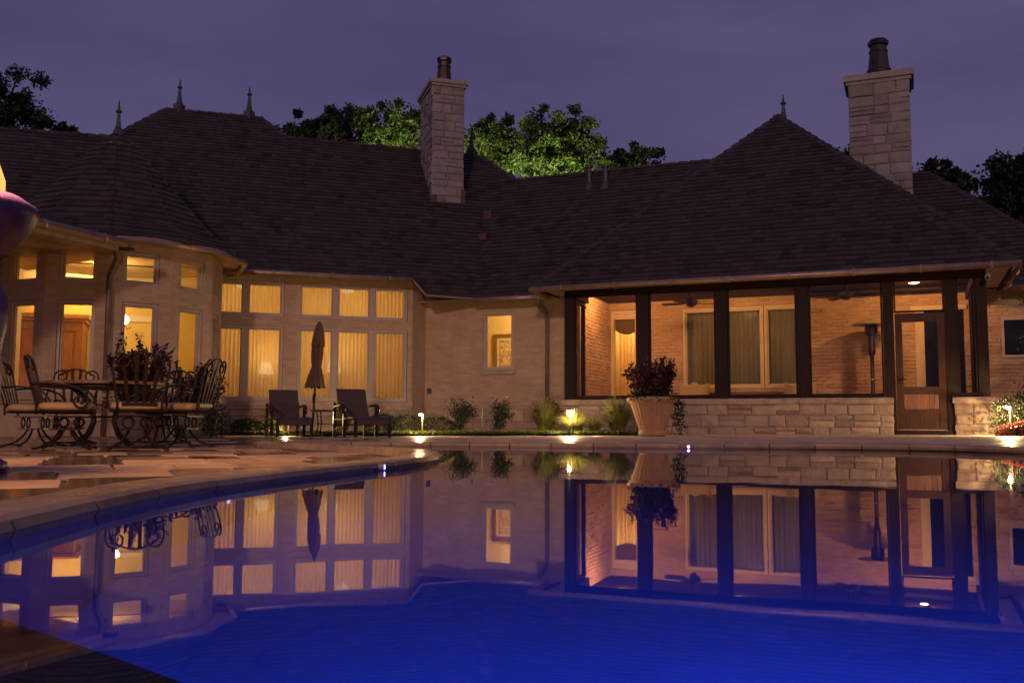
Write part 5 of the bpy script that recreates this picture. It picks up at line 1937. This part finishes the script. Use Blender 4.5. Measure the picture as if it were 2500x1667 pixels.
def iron_chair(x, y, ang, label):
    z = patio_z(x, y) + 0.004
    t = thing('iron_chair', label, 'chair', (x, y, z), ang, 'wrought iron dining chairs')
    lean = lambda zz: -0.23 - 0.13 * max(0, zz - 0.42) / 0.5
    BP = lambda a, zz: (a, lean(zz), zz)
    r = 0.0105
    def P_(path, nm, rr=r, m='iron', seg=7):
        mb = MB(); mb.tube(path, rr, seg); return mb.build(nm, m, t, smooth=True, local=True)
    # four flat slats fanning out
    for k, (xb, xt) in enumerate(((-0.105, -0.150), (-0.035, -0.045), (0.035, 0.045), (0.105, 0.150))):
        zt = 0.915 if abs(xb) < 0.05 else 0.77
        mb = MB()
        w_ = 0.017
        a, b = BP(xb, 0.44), BP(xt, zt)
        mb.hexa([(a[0] - w_, a[1] - 0.004, a[2]), (a[0] + w_, a[1] - 0.004, a[2]), (a[0] + w_, a[1] + 0.004, a[2]), (a[0] - w_, a[1] + 0.004, a[2]),
                 (b[0] - w_, b[1] - 0.004, b[2]), (b[0] + w_, b[1] - 0.004, b[2]), (b[0] + w_, b[1] + 0.004, b[2]), (b[0] - w_, b[1] + 0.004, b[2])])
        mb.build('slat', 'iron', t, local=True)
    for sx in (-1, 1):
        sp = spiral((0.168, 0.835), 0.085, 0.022, 0.0, 1.35, 22)
        path = [BP(sx * 0.20, 0.34), BP(sx * 0.20, 0.44), BP(sx * 0.225, 0.58), BP(sx * 0.248, 0.72), BP(sx * 0.257, 0.79)] + [BP(sx * a, b) for a, b in sp]
        P_(path, 'back_scroll')
        # arm
        yb = lean(0.62)
        arm = [(sx * 0.235, yb, 0.63), (sx * 0.265, -0.10, 0.645), (sx * 0.275, 0.06, 0.63), (sx * 0.275, 0.17, 0.585), (sx * 0.275, 0.235, 0.51)]
        arm += [(sx * 0.275, 0.165 + a, 0.475 + b) for a, b in spiral((0, 0), 0.078, 0.02, 0.35, -1.3, 16)]
        P_(arm, 'arm', 0.011)
    top = [BP(a, 0.835 + 0.092 * math.cos(a / 0.168 * math.pi * 0.36) ** 1.2 if abs(a) < 0.2 else 0.84) for a in [-0.168 + 0.336 * i / 14 for i in range(15)]]
    P_(top, 'top_rail', 0.011)
    mb = MB()
    mb.box(None, -0.16, 0.16, -0.245, -0.225, 0.42, 0.455); mb.build('slat_rail', 'iron', t, local=True)
    # seat
    ring = [(0.25 * math.copysign(abs(math.cos(a)) ** 0.5, math.cos(a)), 0.02 + 0.25 * math.copysign(abs(math.sin(a)) ** 0.5, math.sin(a)), 0.375) for a in [k * math.pi / 12 for k in range(24)]]
    mb = MB(); mb.tube(ring, 0.013, 6, closed=True); mb.build('seat_frame', 'iron', t, local=True)
    mb = MB()
    vs, fs = [], []
    prof = [(0.90, 0.385), (1.0, 0.40), (1.02, 0.42), (0.99, 0.445), (0.85, 0.46), (0.4, 0.465)]
    for k_, zz in prof:
        vs += [(p[0] * k_, 0.02 + (p[1] - 0.02) * k_, zz) for p in ring]
    for i in range(len(prof) - 1):
        for k in range(24):
            l = (k + 1) % 24
            fs.append((i * 24 + k, i * 24 + l, i * 24 + 24 + l, i * 24 + 24 + k))
    fs += [tuple(range(24))[::-1], tuple(range(120, 144))]
    mb.add(vs, fs); mb.build('cushion', 'cushion', t, smooth=True, local=True)
    # spring, rings and pedestal
    for sx in (-0.085, 0.085):
        for yy in (-0.08, 0.12):
            mb = MB(); mb.tube([(sx + 0.052 * math.cos(k * math.pi / 8), yy, 0.262 + 0.052 * math.sin(k * math.pi / 8)) for k in range(16)], 0.009, 6, closed=True); mb.build('spring_ring', 'iron', t, local=True)
    mb = MB(); mb.box(None, -0.20, 0.20, -0.13, 0.17, 0.318, 0.332); mb.build('rocker_plate', 'iron', t, local=True)
    mb = MB(); mb.box(None, -0.15, 0.15, -0.11, 0.15, 0.190, 0.204); mb.build('base_plate', 'iron', t, local=True)
    for sx in (-1, 1):
        for sy in (-1, 1):
            P_([(sx * 0.07, 0.02 + sy * 0.05, 0.192), (sx * 0.10, 0.02 + sy * 0.08, 0.13), (sx * 0.15, 0.02 + sy * 0.135, 0.06), (sx * 0.235, 0.02 + sy * 0.22, 0.018), (sx * 0.265, 0.02 + sy * 0.25, 0.014)], 'leg', 0.0115)
            mb = MB(); mb.lathe([(0.012, 0.0), (0.02, 0.006), (0.02, 0.02), (0.01, 0.028)], 8, (sx * 0.262, 0.02 + sy * 0.247)); mb.build('foot', 'iron', t, local=True)
    for sy in (-1, 1):
        P_([(-0.235, 0.02 + sy * 0.22, 0.022), (0.235, 0.02 + sy * 0.22, 0.022)], 'stretcher', 0.009)
    return t
PI = math.pi
def face(dx, dy): return math.atan2(dy, dx) - PI / 2
iron_chair(-3.66, 9.45, face(-0.45, 1.0), 'wrought iron chair seen from behind at the front right of the table')
iron_chair(-4.45, 9.62, face(1.0, 0.30), 'wrought iron chair in side view at the front left of the table')
iron_chair(-5.22, 10.55, face(1.0, 0.15), 'wrought iron chair at the far left by the fire bowl')
iron_chair(-5.35, 11.75, face(0.35, -1.0), 'dark wrought iron chair behind the left end of the table')
iron_chair(-4.35, 12.0, face(-0.2, -1.0), 'wrought iron chair behind the table in front of the planters')
iron_chair(-3.45, 10.15, face(-1.0, 0.1), 'wrought iron chair at the right end of the table')
tx_, ty_ = -4.62, 10.95
tz_ = patio_z(tx_, ty_)
t = thing('dining_table', 'octagonal stone tiled dining table on curved iron legs', 'table', (tx_, ty_, tz_))
def octo(R_, zz): return [(tx_ + R_ * math.cos(PI / 8 + k * PI / 4), ty_ + R_ * math.sin(PI / 8 + k * PI / 4), zz) for k in range(8)]
mb = MB(); mb.prism(octo(0.74, tz_ + 0.715), (0, 0, -0.035)); top_ = mb.build('table_top', 'table_tile', t)
rng = RND(4)
for k in range(8):
    a, b = Vector(octo(0.742, tz_ + 0.713)[k]), Vector(octo(0.742, tz_ + 0.713)[(k + 1) % 8])
    for i in range(7):
        mb = MB()
        p, q = a.lerp(b, i / 7 + 0.01), a.lerp(b, (i + 1) / 7 - 0.01)
        o_ = ((a + b) / 2 - Vector((tx_, ty_, tz_ + 0.713))).normalized() * 0.008
        mb.hexa([p - Z * 0.03, q - Z * 0.03, q - Z * 0.03 + o_, p - Z * 0.03 + o_, p, q, q + o_, p + o_])
        mb.build('edge_tile', 'table_tile', top_)
mb = MB(); mb.prism(octo(0.66, tz_ + 0.679), (0, 0, -0.03)); mb.build('apron', 'iron', t)
for k in range(4):
    a = PI / 4 + k * PI / 2 + 0.3
    d = (math.cos(a), math.sin(a))
    mb = MB(); mb.tube([(tx_ + d[0] * r_, ty_ + d[1] * r_, tz_ + h_) for r_, h_ in ((0.45, 0.65), (0.30, 0.55), (0.18, 0.40), (0.15, 0.28), (0.22, 0.14), (0.38, 0.03), (0.42, 0.015))], 0.02, 8); mb.build('leg', 'iron', t, smooth=True)
mb = MB(); mb.tube([(tx_ + 0.17 * math.cos(k * PI / 8), ty_ + 0.17 * math.sin(k * PI / 8), tz_ + 0.33) for k in range(16)], 0.012, 6, closed=True); mb.build('ring_brace', 'iron', t)

# ------------------------------------------------------------------ fire bowl at the left edge
fx, fy = -2.98, 5.3
fz = patio_z(fx, fy)
t = thing('fire_urn', 'tall fire bowl on a pedestal at the left edge, purple pool light painted into its colour', 'fire bowl', (fx, fy, fz))
mb = MB()
mb.lathe([(0.20, fz), (0.20, fz + 0.06), (0.15, fz + 0.09), (0.13, fz + 0.14), (0.14, fz + 0.30), (0.15, fz + 0.44), (0.155, fz + 0.56), (0.14, fz + 0.66), (0.15, fz + 0.72),
          (0.165, fz + 0.80), (0.17, fz + 0.88), (0.16, fz + 0.97), (0.12, fz + 1.05), (0.07, fz + 1.10), (0.06, fz + 1.15), (0.09, fz + 1.20)], 24, (fx, fy), rf=lambda a, zz: 1 + 0.03 * math.sin(8 * a) * math.sin(zz * 9))
mb.build('pedestal', 'urn_pool_tint', t, smooth=True)
mb = MB()
mb.lathe([(0.09, fz + 1.20), (0.16, fz + 1.25), (0.25, fz + 1.34), (0.295, fz + 1.42), (0.305, fz + 1.46), (0.29, fz + 1.49), (0.20, fz + 1.545), (0.16, fz + 1.55), (0.14, fz + 1.50)], 32, (fx, fy))
mb.build('bowl', 'urn_pool_tint', t, smooth=True)
rng = RND(6)
for k in range(6):
    a = k * 1.05
    mb = MB()
    bx, by = fx + 0.09 * math.cos(a), fy + 0.09 * math.sin(a)
    hh = rng.uniform(0.10, 0.22)
    mb.tube([(bx, by, fz + 1.50), (bx + 0.01, by, fz + 1.53), (bx + rng.uniform(-.02, .03), by, fz + 1.53 + hh * 0.5), (bx + rng.uniform(-.03, .04), by, fz + 1.53 + hh)], [0.02, 0.035, 0.022, 0.002], 8)
    mb.build('flame', 'flame', t, smooth=True)
point_light('flame_light', (fx, fy, fz + 1.78), 500, (1.0, 0.50, 0.16), 0.25, t, mirror=False)

# ------------------------------------------------------------------ trees
def tree(x, y, h, crown, label, seed, m='tree_leaf', nleaf=7000, ls=(0.16, 0.30), base=-0.3, group='trees behind the house', ncl=70):
    """crown = (rx, ry, rz, height of the crown centre)"""
    rng = RND(seed)
    rx, ry, rz, cz = crown
    t = thing('tree', label, 'tree', (x, y, base), 0, group)
    tr, fo = MB(), MB()
    tr.tube([(x, y, base), (x + 0.1, y, base + h * 0.25), (x - 0.1, y + 0.1, cz - rz * 0.4), (x, y, cz + rz * 0.3)], [h * 0.022, h * 0.017, h * 0.011, h * 0.004], 8)
    cl = []
    for i in range(ncl):
        d = rdir(rng)
        q = rng.random() ** 0.45
        bulge = 1 + 0.34 * math.sin(d.x * 5 + seed) * math.sin(d.y * 4 + d.z * 5 + seed * 2)
        c = Vector((x + d.x * rx * q * bulge, y + d.y * ry * q * bulge, cz + d.z * rz * q * bulge))
        cl.append((c, rng.uniform(0.10, 0.21) * (rx + rz) * 0.5 * (0.7 + 0.5 * rng.random())))
        if i % 3 == 0:
            s0 = Vector((x, y, cz - rz * rng.uniform(0.2, 0.9)))
            tr.tube([s0, s0.lerp(c, 0.55) + Vector((0, 0, -0.1 * rz)), c], [h * 0.006, h * 0.004, h * 0.0015], 5)
    per = nleaf // ncl
    for c, r in cl:
        for k in range(per):
            d = rdir(rng)
            p = c + Vector((d.x, d.y, d.z * 0.75)) * r * rng.random() ** 0.5
            l = rng.uniform(*ls)
            leaf(fo, p, rdir(rng, -0.15), rdir(rng, 0.6), l, l * 0.55, rng)
    for k in range(nleaf // 14):
        d = rdir(rng)
        q = rng.random() ** 0.5 * 0.95
        l = rng.uniform(*ls)
        leaf(fo, Vector((x + d.x * rx * q, y + d.y * ry * q, cz + d.z * rz * q)), rdir(rng, -0.15), rdir(rng, 0.6), l, l * 0.55, rng)
    tr.build('trunk', 'bark', t, smooth=True)
    fo.build('crown', m, t)
def px_at(x, y, d):
    """point at depth d (metres forward) that the photograph shows at pixel x, y"""
    v = fwd + rt * ((x - 1250) / F_PX) - up * ((y - CY) / F_PX)
    v = v * (d / v.y)
    return Vector((v.x, v.y, v.z + EYE))
def tree_px(x0, x1, y0, y1, d, label, seed, **k):
    a, b = px_at(x0, y0, d), px_at(x1, y1, d)
    cx, top, bot = (a.x + b.x) / 2, a.z, b.z
    rx, rz = (b.x - a.x) / 2, (top - bot) / 2
    tree(cx, d, top + 0.3, (rx, max(rx * 0.8, 1.2), rz, (top + bot) / 2), label, seed, **k)
    return Vector((cx, d, bot)), rx, rz
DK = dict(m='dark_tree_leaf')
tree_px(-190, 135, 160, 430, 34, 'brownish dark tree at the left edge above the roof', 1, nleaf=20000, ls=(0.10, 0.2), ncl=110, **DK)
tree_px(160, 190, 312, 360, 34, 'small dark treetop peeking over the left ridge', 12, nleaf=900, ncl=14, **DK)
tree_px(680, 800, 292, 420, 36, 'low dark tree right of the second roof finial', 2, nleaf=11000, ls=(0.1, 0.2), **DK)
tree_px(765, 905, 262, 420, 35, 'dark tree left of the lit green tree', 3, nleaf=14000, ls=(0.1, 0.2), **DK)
A1_ = tree_px(868, 1062, 236, 420, 33, 'green tree lit from below left of the stone chimney', 4, nleaf=13000, ncl=120, ls=(0.10, 0.20))
A2_ = tree_px(1115, 1275, 280, 460, 33, 'green tree lit from below just right of the stone chimney', 5, nleaf=11000, ncl=110, ls=(0.10, 0.20))
A3_ = tree_px(1240, 1480, 275, 480, 32, 'bright yellow green tree lit from below above the wing ridge', 6, nleaf=16000, ncl=140, ls=(0.10, 0.20))
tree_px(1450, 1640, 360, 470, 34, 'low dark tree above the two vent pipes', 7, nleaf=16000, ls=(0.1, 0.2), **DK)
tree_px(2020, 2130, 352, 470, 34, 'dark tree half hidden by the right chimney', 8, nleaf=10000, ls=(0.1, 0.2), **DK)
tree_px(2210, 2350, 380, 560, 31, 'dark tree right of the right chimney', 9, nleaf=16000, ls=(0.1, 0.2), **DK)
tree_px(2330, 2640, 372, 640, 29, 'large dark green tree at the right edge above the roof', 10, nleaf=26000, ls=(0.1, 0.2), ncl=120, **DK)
for nm, p, dz, e in (('left of the stone chimney', A1_, 0.9, 520), ('right of the stone chimney', A2_, 0.6, 420), ('above the wing ridge', A3_, 0.8, 760)):
    c, rx, rz = p
    q = Vector((c.x + 0.2, c.y - 2.2, c.z - 0.9))
    t = thing('tree_light', 'floodlight fixed in the lit tree ' + nm, 'floodlight', q, 0, 'floodlights in the trees')
    mb = MB(); mb.lathe([(0.05, q.z - 0.16), (0.07, q.z - 0.05), (0.08, q.z)], 10, (q.x, q.y)); mb.build('housing', 'black', t)
    mb = MB(); mb.lathe([(0.06, q.z + 0.002), (0.06, q.z + 0.01)], 10, (q.x, q.y)); mb.build('lens', 'bulb_path', t)
    mb = MB(); mb.tube([q - Z * 0.1, q - Z * 0.2 + Vector((0, 0.9, 0.1)), Vector((c.x, c.y, c.z - 0.2))], 0.03, 6); mb.build('bracket', 'bark', t)
    point_light('flood', q + Z * 0.1, e, (1.0, 0.93, 0.40), 0.15, t, spot=150, rot=(0.05, 0.35, 1.0))
# small tree at the right edge whose branches reach into the picture
def edge_tree():
    rng = RND(9)
    x, y = 10.2, 15.6
    t = thing('small_tree', 'small tree at the right edge with leafy branches before the dark window', 'tree', (x, y, 0.1))
    tr, fo = MB(), MB()
    tr.tube([(x, y, 0.0), (x + 0.05, y, 0.9), (x - 0.05, y, 1.9), (x, y, 3.0)], [0.05, 0.042, 0.03, 0.012], 8)
    for ex, ez in ((8.15, 2.30), (8.35, 1.62), (8.55, 2.05), (8.75, 2.75), (8.5, 1.40), (9.0, 3.2), (9.2, 2.4), (11.3, 2.6), (11.2, 1.8)):
        a, b = Vector((x, y, ez - 0.35)), Vector((ex, y - 0.3 + rng.uniform(-0.3, 0.3), ez))
        md = a.lerp(b, 0.5) + Z * 0.12
        tr.tube([a, md, b], [0.018, 0.011, 0.004], 5)
        for k in range(170):
            f = rng.uniform(0.35, 1.03)
            p = (a.lerp(md, f * 2) if f < 0.5 else md.lerp(b, f * 2 - 1)) + rdir(rng) * rng.uniform(0.01, 0.12)
            leaf(fo, p, rdir(rng, -0.25), rdir(rng, 0.5), rng.uniform(0.06, 0.11), 0.04, rng)
    tr.build('trunk', 'bark', t, smooth=True); fo.build('crown', 'tree_leaf', t)
edge_tree()
